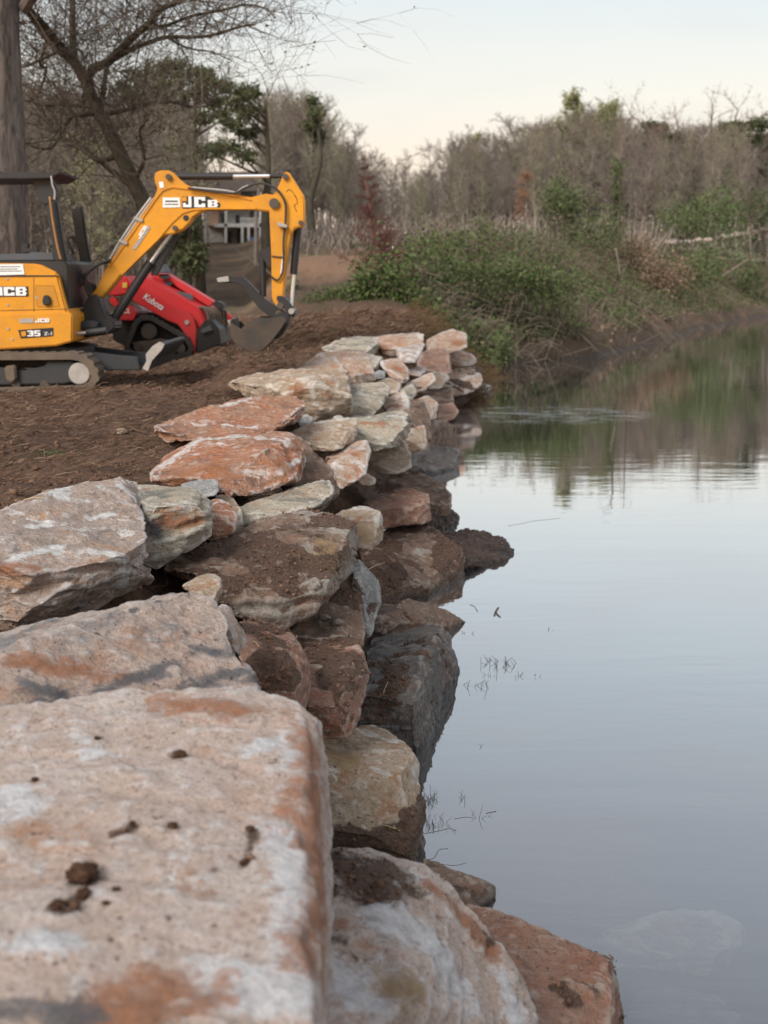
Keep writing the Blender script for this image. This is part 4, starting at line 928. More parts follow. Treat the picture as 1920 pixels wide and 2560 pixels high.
def lettering(T, name, s, corner, w, h, Y, mat, parent=None, shear=0, bold=.03, slope=0):
    """flat lettering facing the camera side; corner = lower left photo pixel, w/h in metres"""
    cu = bpy.data.curves.new('t', 'FONT'); cu.body = s; cu.size = 1; cu.offset = bold; cu.shear = shear; cu.extrude = .006
    o = bpy.data.objects.new('t', cu); COL.objects.link(o); bpy.context.view_layer.update()
    me = bpy.data.meshes.new_from_object(o.evaluated_get(bpy.context.evaluated_depsgraph_get()))
    bpy.data.objects.remove(o); bpy.data.curves.remove(cu)
    v = np.array([x.co[:] for x in me.vertices]); mn, mx = v.min(0), v.max(0)
    u = (v[:, 0] - mn[0]) / (mx[0] - mn[0]) * w; t = (v[:, 1] - mn[1]) / (mx[1] - mn[1]) * h; d = (v[:, 2] - mn[2]) / (mx[2] - mn[2]) * .004
    x, z = xz(*corner, Y); cs, sn = math.cos(slope), math.sin(slope)
    V = np.stack([x + u * cs - t * sn, Y - d, z + u * sn + t * cs], 1)
    me.vertices.foreach_set("co", (V - T.loc).astype(np.float32).ravel()); me.update(); me.name = name
    return link(name, me, mat, parent or T.o)
BLOCK = {'J': [(2.6, 1.6, 4, 7), (0, 0, 4, 1.6), (0, 1.6, 1.3, 2.8)], 'C': [(0, 0, 4, 1.7), (0, 1.7, 1.5, 5.3), (0, 5.3, 4, 7), (2.7, 1.7, 4, 2.6), (2.7, 4.4, 4, 5.3)],
 'B': [(0, 0, 3.7, 1.4), (0, 1.4, 1.5, 5.6), (0, 5.6, 3.7, 7), (1.5, 2.9, 3.5, 4.1), (2.6, 1.4, 4, 2.9), (2.6, 4.1, 4, 5.6)],
 '3': [(0, 0, 3.8, 1.5), (2.5, 1.5, 4, 5.5), (0, 5.5, 3.8, 7), (1.2, 2.9, 2.5, 4.1)], '5': [(0, 0, 3.8, 1.5), (2.5, 1.5, 4, 2.9), (0, 2.9, 3.8, 4.2), (0, 4.2, 1.5, 5.5), (0, 5.5, 4, 7)]}
def block_letters(T, s, corner, w, h, Y, mat, parent, slope=0):
    """heavy block lettering made of butted bars"""
    x, z = xz(*corner, Y); adv = w / (len(s) * 4.5 - .5); cs, sn = math.cos(slope), math.sin(slope); parts = []
    for i, ch in enumerate(s):
        for a, b_, c, d in BLOCK[ch]:
            q = [(adv * (u + 4.5 * i), h / 7 * t) for u, t in ((a, b_), (c, b_), (c, d), (a, d))]
            parts.append(prism([(x + u * cs - t * sn, z + u * sn + t * cs) for u, t in q], 1, Y - .004, Y))
    V, F = join(*parts); return T.part('lettering', V, F, mat, parent)
def belt(T, name, outer, inner, Y0, Y1, mat, lug=0, step=.05, parent=None):
    """closed track belt from two photo outlines with the same number of points"""
    O = np.array([xz(x, y, Y0) for x, y in outer]); I = np.array([xz(x, y, Y0) for x, y in inner])
    def dens(P, n=14):
        Q = np.vstack([P, P[:1]]); o = []
        for a, b in zip(Q[:-1], Q[1:]):
            for j in range(n): o.append(a + (b - a) * j / n)
        return np.array(o)
    O2, I2 = dens(O), dens(I); n = len(O2)
    if lug:
        s = np.concatenate([[0], np.cumsum(np.linalg.norm(np.diff(O2, axis=0), axis=1))])
        nv = O2 - I2; nv /= np.linalg.norm(nv, axis=1)[:, None] + 1e-9
        O2 = O2 + nv * (lug * (np.sin(s / step * 2 * math.pi) > 0.1))[:, None]
    V = []
    for Yv in (Y0, Y1):
        V += [(p[0], Yv, p[1]) for p in O2]; V += [(p[0], Yv, p[1]) for p in I2]
    F = []
    for i in range(n):
        j = (i + 1) % n
        F += [(i, j, n + j, n + i), (2 * n + i, 3 * n + i, 3 * n + j, 2 * n + j), (i, 2 * n + i, 2 * n + j, j), (n + i, n + j, 3 * n + j, 3 * n + i)]
    return T.part(name, V, F, mat, parent)
def wheel(T, name, a, Y0, Y1, r, mat, parent=None, hub=None):
    x, z = xz(*a, Y0)
    V1, F1 = tube(np.array([(x, Y0, z), (x, Y1, z)]), r, 24)
    o = T.part(name, V1, F1, mat, parent, bevel=.01)
    return o

# --- yellow mini excavator
EX = Thing('mini_excavator', (float(at(-10, 970, 16.0)[0]), 16.5, 1.5), "yellow and black mini excavator with raised boom standing on the bare soil", 'excavator')
BY0, BY1 = 15.9, 17.35
body = plate(EX, 'engine_cover', [(-290, 668), (0, 658), (82, 659), (100, 662), (141, 682), (146, 694), (167, 777), (178, 785), (178, 855), (139, 863), (0, 872), (-290, 876)], BY0, BY1, M['yellow'], bevel=.02)
# lower skirt stands proud of the cover
plate(EX, 'counterweight', [(-292, 792), (0, 785), (150, 779), (176, 782), (181, 788), (180, 854), (140, 865), (0, 874), (-292, 878)], BY0 - .035, BY1 - .05, M['yellow'], bevel=.016)
plate(EX, 'cover_band', [(-290, 684), (0, 688), (142, 688), (144, 691), (0, 692), (-290, 689)], BY0 - .008, BY0 + .1, M['ink'], body, bevel=0)
rec = plate(EX, 'latch_recess', [(88, 714), (135, 714), (150, 768), (92, 768)], BY0 - .004, BY0 + .02, mat_paint('recess_yellow', (.52, .22, .006), .5, .2), body, bevel=.004)
plate(EX, 'latch', [(107, 742), (112, 737), (122, 739), (126, 752), (125, 762), (110, 764), (105, 757)], BY0 - .045, BY0, M['black'], rec, bevel=.01)
plate(EX, 'decal_backing', [(-80, 716), (70, 716), (71, 741), (-80, 743)], BY0 - .006, BY0 + .01, M['ink'], body, bevel=0)
block_letters(EX, "JCB", (-20, 739), .40, .098, BY0 - .008, M['white'], body)
plate(EX, 'sticker', [(-60, 662), (57, 660), (61, 686), (-60, 690)], BY0 - .012, BY0 + .01, M['white'], body, bevel=0)
for i, (a, b_) in enumerate(((666, 40), (672, 34), (677, 44))):
    plate(EX, 'sticker_line', [(0, a), (b_ + 10, a - .5), (b_ + 10, a + 1.2), (0, a + 1.8)], BY0 - .015, BY0 - .01, M['greyp'], body, bevel=0)
cwy = BY0 - .035
plate(EX, 'model_plate', [(45, 825), (133, 819), (133, 840), (52, 846)], cwy - .006, cwy + .01, M['ink'], body, bevel=0)
plate(EX, 'model_square', [(52, 829), (64, 828), (65, 840), (54, 841)], cwy - .009, cwy, M['yellow'], body, bevel=0)
block_letters(EX, "35", (69, 841), .15, .066, cwy - .008, M['white'], body, .03)
lettering(EX, 'lettering', "Z-1", (110, 838), .092, .035, cwy - .008, M['white'], body, bold=.01, slope=.03)
plate(EX, 'dealer_sticker', [(48, 797), (84, 796), (84, 807), (49, 808)], cwy - .006, cwy + .01, M['bare'], body, bevel=0)
block_letters(EX, "JCB", (88, 806), .165, .045, cwy - .008, M['white'], body)
for a in ((18, 697), (19, 762), (92, 744), (20, 822), (30, 848)): pin(EX, a, BY0 - .044 if a[1] > 780 else BY0 - .008, BY0 + .02, .014, M['bare'], 'bolt', body)
for a in ([(-60, 694), (-59, 694), (-59, 784), (-60, 784)], [(84, 694), (85, 694), (85, 780), (84, 780)], [(0, 776), (165, 772), (165, 773.2), (0, 777.4)]): plate(EX, 'panel_seam', a, BY0 - .003, BY0 + .01, M['ink'], body, bevel=0)
# operator's floor, seat box and roll bar
plate(EX, 'cab_side', [(-290, 656), (0, 653), (166, 652), (169, 660), (172, 779), (150, 779), (120, 680), (0, 672), (-290, 675)], BY0 + .12, BY1 + .1, M['black'], bevel=.01)
plate(EX, 'hood_top', [(-200, 640), (40, 634), (74, 634), (74, 630), (132, 631), (136, 651), (-200, 654)], BY0 + .25, BY1 - .2, M['greyp'], bevel=.015)
plate(EX, 'control_lever', [(52, 632), (56, 606), (62, 612), (70, 608), (68, 620), (84, 622), (86, 616), (94, 616), (94, 630)], BY0 + .4, BY0 + .52, M['black'], bevel=.006)
for Yp in (BY0 + .12, BY1 - .02):
    plate(EX, 'roll_bar_post', [(112, 512), (141, 498), (146, 525), (157, 600), (168, 655), (138, 655), (126, 590)], Yp, Yp + .10, M['black'], bevel=.02, Yref=BY0 + .12)
plate(EX, 'roof_frame', [(-330, 440), (-290, 430), (0, 428), (120, 430), (150, 427), (152, 432), (125, 446), (60, 448), (0, 448), (-300, 452)], BY0 + .05, BY0 + 1.0, M['black'], bevel=.015)
plate(EX, 'roof_bracket', [(80, 448), (126, 440), (141, 470), (142, 498), (114, 514), (96, 506)], BY0 + .16, BY0 + .3, M['black'], bevel=.015)
hose(EX, 'amber_hose', [(124, 492), (130, 540), (140, 600), (147, 632), (152, 648)], BY0 + .06, .013, M['orange'])
hose(EX, 'mirror_arm', [(128, 440), (131, 462), (137, 480), (136, 500)], BY0 + .05, .012, M['bare'])
# swing post between body and boom
plate(EX, 'swing_post', [(176, 800), (200, 790), (214, 750), (226, 738), (246, 742), (262, 790), (284, 800), (290, 818), (272, 836), (230, 842), (200, 846), (176, 846)], 16.5, 16.95, M['black'], bevel=.02)
plate(EX, 'swing_casting', [(174, 806), (232, 800), (246, 812), (240, 822), (174, 826)], 16.3, 17.1, M['steelblue'], bevel=.02)
rod(EX, 'swing_cylinder', (178, 835), (218, 832), 16.15, .022, M['chrome'])
rod(EX, 'swing_cylinder_eye', (216, 832), (266, 826), 16.15, .045, M['black'])
# boom
bm_o = plate(EX, 'boom', [(222, 744), (228, 733), (238, 726), (251, 698), (270, 660), (386, 491), (394, 472), (387, 455), (385, 436), (396, 426), (422, 426), (434, 432), (448, 447), (464, 461), (484, 469), (559, 479), (627, 493), (664, 484), (684, 487), (699, 498), (701, 510), (692, 522), (672, 529), (627, 524), (521, 525), (500, 531), (482, 543), (474, 557), (458, 573), (434, 585), (415, 587), (396, 597), (309, 679), (272, 726), (248, 749), (238, 756), (227, 754)], 16.72, 16.96, M['yellow'], bevel=.014)
plate(EX, 'boom_rib', [(270, 664), (386, 496), (404, 474), (428, 466), (480, 472), (560, 483), (628, 498), (628, 501), (560, 486), (480, 475), (430, 469), (407, 477), (390, 498), (274, 667)], 16.705, 16.74, mat_paint('boom_seam', (.62, .25, .006), .45, .3), bm_o, bevel=0)
plate(EX, 'boom_rib', [(300, 684), (394, 592), (424, 556), (452, 530), (478, 521), (520, 519), (640, 519), (640, 523), (520, 523), (480, 526), (456, 534), (428, 560), (398, 596), (304, 688)], 16.705, 16.74, M['yellow'], bm_o, bevel=0)
for a, r in (((237, 744), .04), ((421, 442), .035), ((437, 570), .03), ((685, 508), .045)): pin(EX, a, 16.68, 17.0, r, M['steel'], 'pin', bm_o)
pin(EX, (465, 545), 16.715, 16.98, .035, M['ink'], 'lifting_eye', bm_o)
plate(EX, 'boom_sticker', [(407, 494), (449, 494), (451, 518), (407, 519)], 16.712, 16.73, M['white'], bm_o, bevel=0)
plate(EX, 'sticker_line', [(413, 501), (444, 501), (444, 505), (413, 505)], 16.709, 16.72, M['greyp'], bm_o, bevel=0)
plate(EX, 'sticker_line', [(411, 509.5), (446, 509.5), (446, 512), (411, 512)], 16.709, 16.72, M['greyp'], bm_o, bevel=0)
plate(EX, 'boom_decal', [(455, 491), (520, 491), (550, 508), (550, 519), (456, 521)], 16.712, 16.73, M['ink'], bm_o, bevel=0)
plate(EX, 'decal_square', [(455, 493), (466, 492), (467, 503), (456, 503)], 16.707, 16.72, M['yellow'], bm_o, bevel=0)
block_letters(EX, "J", (458, 518), .10, .125, 16.709, M['white'], bm_o)
block_letters(EX, "C", (486, 518), .13, .12, 16.709, M['white'], bm_o)
block_letters(EX, "B", (520, 518), .12, .085, 16.709, M['white'], bm_o)
plate(EX, 'boom_sticker', [(331, 620), (366, 568), (374, 562), (375, 572), (340, 622), (333, 624)], 16.712, 16.73, M['bare'], bm_o, bevel=0)
block_letters(EX, "JCB", (350, 598), .17, .045, 16.707, M['white'], bm_o, .98)
plate(EX, 'boom_sticker', [(397, 455), (408, 454), (410, 469), (400, 470)], 16.712, 16.73, M['white'], bm_o, bevel=0)
# pipes along the back of the boom
for dy, Yp in ((0, 16.72), (7, 16.82)):
    hose(EX, 'hydraulic_pipe', [(272 + dy, 652 + dy * .4), (300 + dy, 604 + dy * .4), (340 + dy, 545 + dy * .4), (378 + dy, 494 + dy * .3)], Yp, .017, M['bare'], bm_o)
for a in ((306, 602), (344, 545)): plate(EX, 'pipe_clamp', [(a[0] - 8, a[1] - 5), (a[0] + 14, a[1] + 4), (a[0] + 10, a[1] + 11), (a[0] - 12, a[1] + 2)], 16.69, 16.88, M['bare'], bm_o, bevel=.004)
for i in range(5):
    d = i * 6
    hose(EX, 'hydraulic_hose', [(274 + d * .3, 650), (250 - d, 660 + d * .5), (218 - d * .4, 682 + d), (214 + d, 715), (224 + d * .5, 742), (232, 770 + d)], 16.62 + .06 * i, .017, M['rubber_d'])
for i in range(3): hose(EX, 'hydraulic_hose', [(180, 770 + 14 * i), (205, 775 + 12 * i), (232, 770 + 10 * i), (246, 800 + 8 * i), (262, 820)], 16.55 + .12 * i, .018, M['rubber_d'])
hose(EX, 'boom_hose', [(470, 470), (520, 477), (560, 482), (590, 482), (612, 470), (650, 458), (690, 472), (712, 505), (714, 545), (709, 600), (709, 650)], 16.66, .014, M['rubber_d'], bm_o)
hose(EX, 'boom_hose', [(592, 483), (608, 471), (622, 465)], 16.68, .02, M['bare'], bm_o)
hose(EX, 'boom_pipe', [(480, 469), (558, 476), (600, 484)], 16.70, .014, M['bare'], bm_o)
# boom cylinder
rod(EX, 'boom_cylinder', (270, 822), (377, 655), 16.84, .055, M['black'])
rod(EX, 'boom_cylinder_rod', (372, 662), (436, 571), 16.84, .028, M['chrome'])
plate(EX, 'cylinder_guard', [(392, 640), (404, 634), (440, 580), (447, 585), (410, 655), (392, 690), (376, 688)], 16.86, 16.94, M['black'], bevel=.01)
# arm cylinder
rod(EX, 'arm_cylinder', (424, 441), (582, 441), 16.84, .042, M['black'])
rod(EX, 'arm_cylinder_rod', (580, 441), (676, 440), 16.84, .022, M['chrome'])
rod(EX, 'arm_cylinder_eye', (674, 440), (716, 441), 16.84, .026, M['black'])
# arm
arm = plate(EX, 'arm', [(702, 452), (706, 438), (712, 429), (721, 429), (728, 440), (758, 487), (761, 503), (761, 560), (755, 568), (738, 570), (728, 588), (721, 625), (713, 681), (708, 745), (703, 769), (692, 767), (680, 748), (677, 612), (673, 527), (684, 488)], 16.70, 16.98, M['yellow'], bevel=.014)
for a, r in (((713, 441), .035), ((752, 557), .03), ((685, 508), .06), ((700, 764), .04)): pin(EX, a, 16.66, 17.0, r, M['steel'], 'pin', arm)
plate(EX, 'arm_light', [(689, 556), (712, 559), (720, 566), (716, 570), (698, 567)], 16.6, 16.72, M['bare'], arm, bevel=.008)
plate(EX, 'arm_sticker', [(707, 624), (712, 624), (706, 684), (701, 684)], 16.692, 16.71, M['white'], arm, bevel=0)
hose(EX, 'arm_hose', [(709, 648), (706, 680), (696, 699), (684, 697), (678, 690)], 16.67, .012, M['rubber_d'], arm)
hose(EX, 'hose_strap', [(679, 640), (694, 642), (706, 643)], 16.685, .008, M['rubber_d'], arm)
# scribbles of soot on the arm's head
for i, pl in enumerate([[(716, 480), (722, 474), (732, 480), (738, 492)], [(738, 488), (744, 506), (736, 514), (742, 530)]]):
    hose(EX, 'scratch', [p for p in pl], 16.699, .004, M['ink'], arm, 5)
# bucket cylinder and link
rod(EX, 'bucket_cylinder', (745, 566), (734, 686), 16.84, .045, M['black'])
rod(EX, 'bucket_cylinder_rod', (734, 684), (727, 768), 16.84, .024, M['chrome'])
plate(EX, 'bucket_link', [(690, 742), (698, 738), (708, 742), (726, 760), (736, 778), (738, 788), (730, 796), (720, 788), (704, 760), (694, 755)], 16.66, 17.02, M['black'], bevel=.012)
pin(EX, (728, 778), 16.62, 17.06, .035, M['bare'])
# thumb
plate(EX, 'thumb', [(543, 696), (572, 690), (607, 693), (628, 712), (657, 744), (692, 770), (712, 782), (712, 795), (698, 802), (676, 793), (645, 769), (611, 722), (590, 708), (546, 705)], 16.74, 16.94, M['black'], bevel=.01)
plate(EX, 'thumb_tip', [(541, 695), (571, 690), (573, 704), (545, 706)], 16.72, 16.96, M['bare'], bevel=.006)
pin(EX, (698, 785), 16.7, 17.0, .05, M['steel'])
plate(EX, 'thumb_bracket', [(646, 626), (668, 620), (677, 612), (678, 670), (668, 664), (660, 650)], 16.74, 16.92, M['black'], bevel=.008)
rod(EX, 'thumb_cylinder', (656, 632), (658, 742), 16.83, .04, M['black'])
M['bucket'] = mat_paint('bucket_steel', (.035, .031, .028), .6, .8, (.11, .075, .05), metal=.2, scale=5)
# bucket: a curved shell with side plates
bo = [(574, 806), (578, 822), (584, 844), (596, 864), (625, 876), (655, 874), (676, 856), (692, 826), (704, 800)]
bi = [(p[0] + (625 - p[0]) * .06, p[1] - 7) for p in bo]
plate(EX, 'bucket_shell', bo + bi[::-1], 16.42, 17.28, M['bucket'], bevel=0, Yref=16.42)
for Yp in (16.40, 17.26):
    plate(EX, 'bucket_side', [(576, 806), (602, 822), (622, 804), (640, 794), (672, 796), (706, 790), (716, 800), (700, 826), (676, 856), (655, 876), (625, 878), (592, 864), (576, 842)], Yp, Yp + .03, M['bucket'], bevel=.004, Yref=16.40)
plate(EX, 'bucket_ear', [(668, 800), (700, 780), (724, 784), (722, 810), (706, 836), (690, 850), (676, 842)], 16.66, 17.02, M['black'], bevel=.01)
for i, Yp in enumerate((16.46, 16.70, 16.96, 17.18)):
    plate(EX, 'bucket_tooth', [(568, 800), (576, 802), (582, 818), (576, 816)], Yp, Yp + .07, M['bare'], bevel=.004, Yref=16.46)
# tracks
def exc_track(Y0, Y1):
    def X(v): return v
    out_ = [(-205, 930), (-196, 902), (-170, 886), (-60, 884), (60, 884), (180, 884), (205, 887), (224, 899), (240, 921), (246, 940), (238, 962), (214, 976), (100, 980), (-40, 984), (-160, 986), (-190, 970)]
    inn = [(-188, 931), (-182, 912), (-164, 902), (-60, 900), (60, 900), (178, 899), (196, 902), (211, 911), (224, 928), (228, 941), (222, 954), (206, 963), (98, 967), (-40, 970), (-156, 972), (-178, 960)]
    belt(EX, 'track', out_, inn, Y0, Y1, M['rubber'], lug=.018, step=.105)
for (Y0, Y1) in ((15.62, 15.98), (17.2, 17.55)):
    sh = 0 if Y0 < 16 else 0
    exc_track(Y0, Y1)
    plate(EX, 'track_frame', [(-160, 926), (-30, 914), (60, 926), (112, 915), (116, 904), (178, 903), (202, 918), (206, 950), (160, 960), (-150, 966)], Y0 + .06, Y1 - .06, M['steelblue'], bevel=.015)
    wheel(EX, 'idler_wheel', (198, 934), Y0 + .02, Y1 - .04, .125, M['bare'])
    wheel(EX, 'sprocket', (-160, 934), Y0 + .02, Y1 - .04, .15, M['steel'])
    for xx in (-100, -30, 40, 110): wheel(EX, 'track_roller', (xx, 962), Y0 + .04, Y1 - .04, .05, M['steel'])
plate(EX, 'mud_clump', [(10, 916), (38, 912), (40, 948), (30, 958), (14, 950)], 15.60, 15.7, M['rubber'], bevel=.015)
plate(EX, 'undercarriage', [(-150, 876), (140, 866), (190, 872), (200, 900), (150, 920), (-150, 920)], 15.98, 17.2, M['ink'], bevel=.01)
# dozer blade
for Yp in (16.1, 16.95):
    plate(EX, 'blade_arm', [(168, 872), (186, 874), (285, 888), (345, 893), (352, 926), (243, 926), (180, 896)], Yp, Yp + .14, M['steelblue'], bevel=.012, Yref=16.1)
plate(EX, 'blade', [(366, 884), (380, 866), (398, 856), (411, 862), (402, 876), (382, 900), (372, 926), (360, 922), (368, 900)], 15.66, 17.4, M['steelblue'], bevel=.01)
plate(EX, 'blade_end', [(364, 886), (380, 866), (399, 854), (412, 861), (404, 876), (380, 902), (370, 928), (356, 922), (366, 902)], 15.63, 15.66, M['bare'], bevel=.004)

# --- red tracked loader behind it
LX = Thing('tracked_loader', (float(at(400, 890, 18.8)[0]), 19.0, 1.5), "red compact tracked loader with its nose down, behind the yellow excavator", 'loader')
LY0, LY1 = 18.4, 19.5
def hexa(T, name, near, far, Yn, Yf, mat, parent=None, bevel=.01):
    """solid whose near outline and far outline differ (photo points at two distances)"""
    n = len(near); V = [at(x, y, Yn) for x, y in near] + [at(x, y, Yf) for x, y in far]
    F = [tuple(range(n)), tuple(range(2 * n - 1, n - 1, -1))] + [(i, i + n, (i + 1) % n + n, (i + 1) % n) for i in range(n)]
    return T.part(name, V, F, mat, parent, bevel=bevel)
hood = hexa(LX, 'hood', [(330, 726), (360, 690), (500, 772), (516, 812), (480, 834), (420, 800)], [(366, 692), (380, 678), (432, 694), (545, 760), (530, 800), (440, 780)], LY0 + .15, LY1, M['red'], bevel=.02)
hexa(LX, 'hood_spine', [(372, 686), (425, 690), (536, 756), (524, 768), (420, 704), (376, 700)], [(380, 680), (428, 684), (540, 752), (530, 762), (424, 700), (384, 694)], LY0 + .5, LY1 + .15, M['red'], hood, bevel=.012)
hexa(LX, 'vent', [(402, 706), (432, 706), (424, 720), (414, 718)], [(404, 702), (434, 702), (426, 716), (416, 714)], LY0 + .42, LY0 + .6, M['ink'], hood, bevel=0)
hexa(LX, 'vent', [(401, 690), (420, 689), (423, 696), (404, 698)], [(403, 686), (422, 685), (425, 692), (406, 694)], LY0 + .42, LY0 + .6, M['ink'], hood, bevel=0)
hexa(LX, 'hood_decal', [(442, 730), (480, 738), (482, 752), (462, 744)], [(444, 728), (482, 736), (484, 750), (464, 742)], LY0 + .33, LY0 + .4, M['greyp'], hood, bevel=0)
plate(LX, 'dash_panel', [(384, 682), (392, 662), (402, 659), (414, 676), (416, 684)], LY0 + .4, LY1 - .2, M['greyp'], bevel=.01)
plate(LX, 'loader_arm', [(326, 738), (352, 720), (366, 730), (472, 784), (483, 796), (492, 826), (489, 884), (484, 886), (470, 846), (446, 812), (420, 802), (332, 752)], LY0 - .02, LY0 + .14, M['red'], bevel=.012)
lettering(LX, 'lettering', "Kubota", (357, 746), .295, .085, LY0 - .024, M['white'], None, shear=.15, bold=.008, slope=-.58)
pin(LX, (467, 806), LY0 - .04, LY0 + .02, .03, M['bare'], 'bolt')
plate(LX, 'far_loader_arm', [(540, 770), (560, 776), (578, 790), (580, 808), (566, 806), (548, 790)], LY1 - .05, LY1 + .1, M['red'], bevel=.012)
plate(LX, 'operator_panel', [(268, 700), (300, 690), (318, 692), (326, 712), (316, 736), (280, 742), (266, 730)], LY0 + .1, LY1 - .1, M['red'], bevel=.02)
plate(LX, 'warning_sticker', [(306, 707), (318, 706), (317, 719), (306, 720)], LY0 + .09, LY0 + .12, mat_paint('sticker_yellow', (.6, .4, .03), .5, .1), bevel=0)
plate(LX, 'lower_panel', [(272, 744), (290, 744), (296, 762), (288, 768), (276, 758)], LY0 + .1, LY0 + .3, M['red'], bevel=.01)
plate(LX, 'side_panel', [(294, 796), (306, 764), (330, 768), (342, 782), (334, 802), (300, 801)], LY0 + .0, LY1, M['red'], bevel=.012)
lettering(LX, 'lettering', "SCL", (302, 783), .125, .06, LY0 - .004, M['white'], None, shear=.15, bold=.02)
plate(LX, 'chassis', [(280, 798), (340, 798), (372, 780), (440, 800), (480, 840), (488, 880), (420, 890), (330, 880), (306, 862), (282, 850)], LY0 + .16, LY1 - .16, M['black'], bevel=.01)
for Yp in (LY0 - .08, LY1 - .2):
    belt(LX, 'track', [(310, 872), (334, 806), (350, 790), (378, 790), (470, 842), (484, 872), (474, 890), (440, 898), (330, 892)],
         [(322, 868), (343, 813), (354, 801), (376, 801), (460, 849), (472, 870), (466, 879), (438, 886), (334, 881)], Yp, Yp + .28, M['rubber_d'], lug=.012, step=.08)
    wheel(LX, 'drive_sprocket', (372, 828), Yp + .04, Yp + .2, .11, M['steel'])
    for a in ((345, 868), (385, 872), (415, 872), (452, 872)): wheel(LX, 'track_roller', a, Yp + .04, Yp + .2, .065, M['steel'])
    plate(LX, 'track_frame', [(330, 856), (400, 846), (460, 860), (456, 880), (340, 882)], Yp + .06, Yp + .18, M['rubber'], bevel=.008)
plate(LX, 'attachment_plate', [(492, 828), (512, 800), (530, 800), (548, 824), (552, 860), (520, 874), (492, 884)], LY0 - .05, LY1 + .1, M['black'], bevel=.01)
plate(LX, 'coupler', [(500, 826), (524, 812), (532, 826), (506, 834)], LY0 - .1, LY0 + .3, M['greyp'], bevel=.006)
for i in range(7):
    d = i * 8
    hose(LX, 'hydraulic_hose', [(498 + d * .4, 768 + i), (512 + d, 772 + i), (522 + d * .9, 800), (526 + d * .8, 840), (534 + d * .6, 866)], LY0 + .1 + .11 * i, .022, M['rubber'])
plate(LX, 'hose_block', [(530, 760), (540, 752), (556, 758), (560, 770), (546, 774)], LY0 + .3, LY0 + .7, M['black'], bevel=.008)
for i in range(4): hose(LX, 'handle_bar', [(290 + i * 9, 700), (284 + i * 12, 672), (300 + i * 10, 660), (318 + i * 9, 668)], LY0 + .2 + .2 * i, .016, M['rubber_d'])
# ------------------------------------------------------------------ trees
def mat_bark(name, c1, c2, c3=None, sc=6):
    b = NB(name); c = b.coord("Object", (1, 1, .25))
    n1 = b.noise(c, sc * 1.8, 9, .72, .8); n2 = b.noise(b.coord("Object"), sc * .3, 4)
    col = b.mix(b.ramp(n1, [(.35, 0), (.65, 1)]), c1, c2)
    if c3: col = b.mix(b.ramp(n2, [(.5, 0), (.7, .6)]), col, c3)
    return b.done(col, .92, b.bump(n1, .9, .03), 0, .1)
M['bark_big'] = mat_bark('rough_bark', (.06, .047, .04), (.22, .185, .16), (.13, .125, .105), 5)
M['bark'] = mat_bark('grey_bark', (.14, .115, .098), (.25, .215, .185), (.18, .165, .13))  # background trunks, kept paler: distance haze put into the bark colour
M['bark_d'] = mat_bark('dark_bark', (.045, .037, .028), (.095, .08, .058), (.085, .085, .05))
M['bark_r'] = mat_bark('red_bark', (.14, .065, .05), (.22, .12, .095))
M['twigs'] = mat_island('grey_twigs', [(.14, .12, .10), (.21, .18, .155), (.17, .145, .12), (.26, .225, .195)], .95, .05)  # background twigs, lightened the same way to carry haze in their colour
M['twigs_d'] = mat_island('dark_twigs', [(.09, .072, .058), (.14, .115, .09)], .95, .05)
M['twigs_r'] = mat_island('reddish_twigs', [(.18, .13, .11), (.24, .175, .148), (.17, .12, .105)], .95, .05)
M['twigs_y'] = mat_island('budding_twigs', [(.24, .23, .14), (.29, .28, .16), (.22, .195, .15), (.27, .235, .19)], .95, .05)
M['bud'] = mat_island('green_buds', [(.24, .26, .12), (.31, .32, .16), (.20, .22, .11)], .8, .1)
M['pine'] = mat_island('pine_needles', [(.045, .06, .03), (.075, .09, .042), (.11, .11, .055), (.06, .075, .04)], .8, .1)
M['leaf'] = mat_island('green_leaves', [(.055, .08, .028), (.08, .11, .038), (.105, .13, .05), (.10, .09, .052)], .7, .2)
M['leaf_b'] = mat_island('bright_leaves', [(.065, .10, .033), (.09, .13, .045), (.115, .15, .06), (.09, .10, .045)], .7, .2)
M['ivy'] = mat_island('bank_leaves', [(.045, .075, .024), (.065, .105, .032), (.095, .14, .045), (.13, .115, .065), (.09, .075, .046), (.075, .115, .036)], .75, .15)
M['litter'] = mat_island('dead_leaves', [(.13, .09, .062), (.21, .145, .10), (.28, .20, .14)], .9, .1)

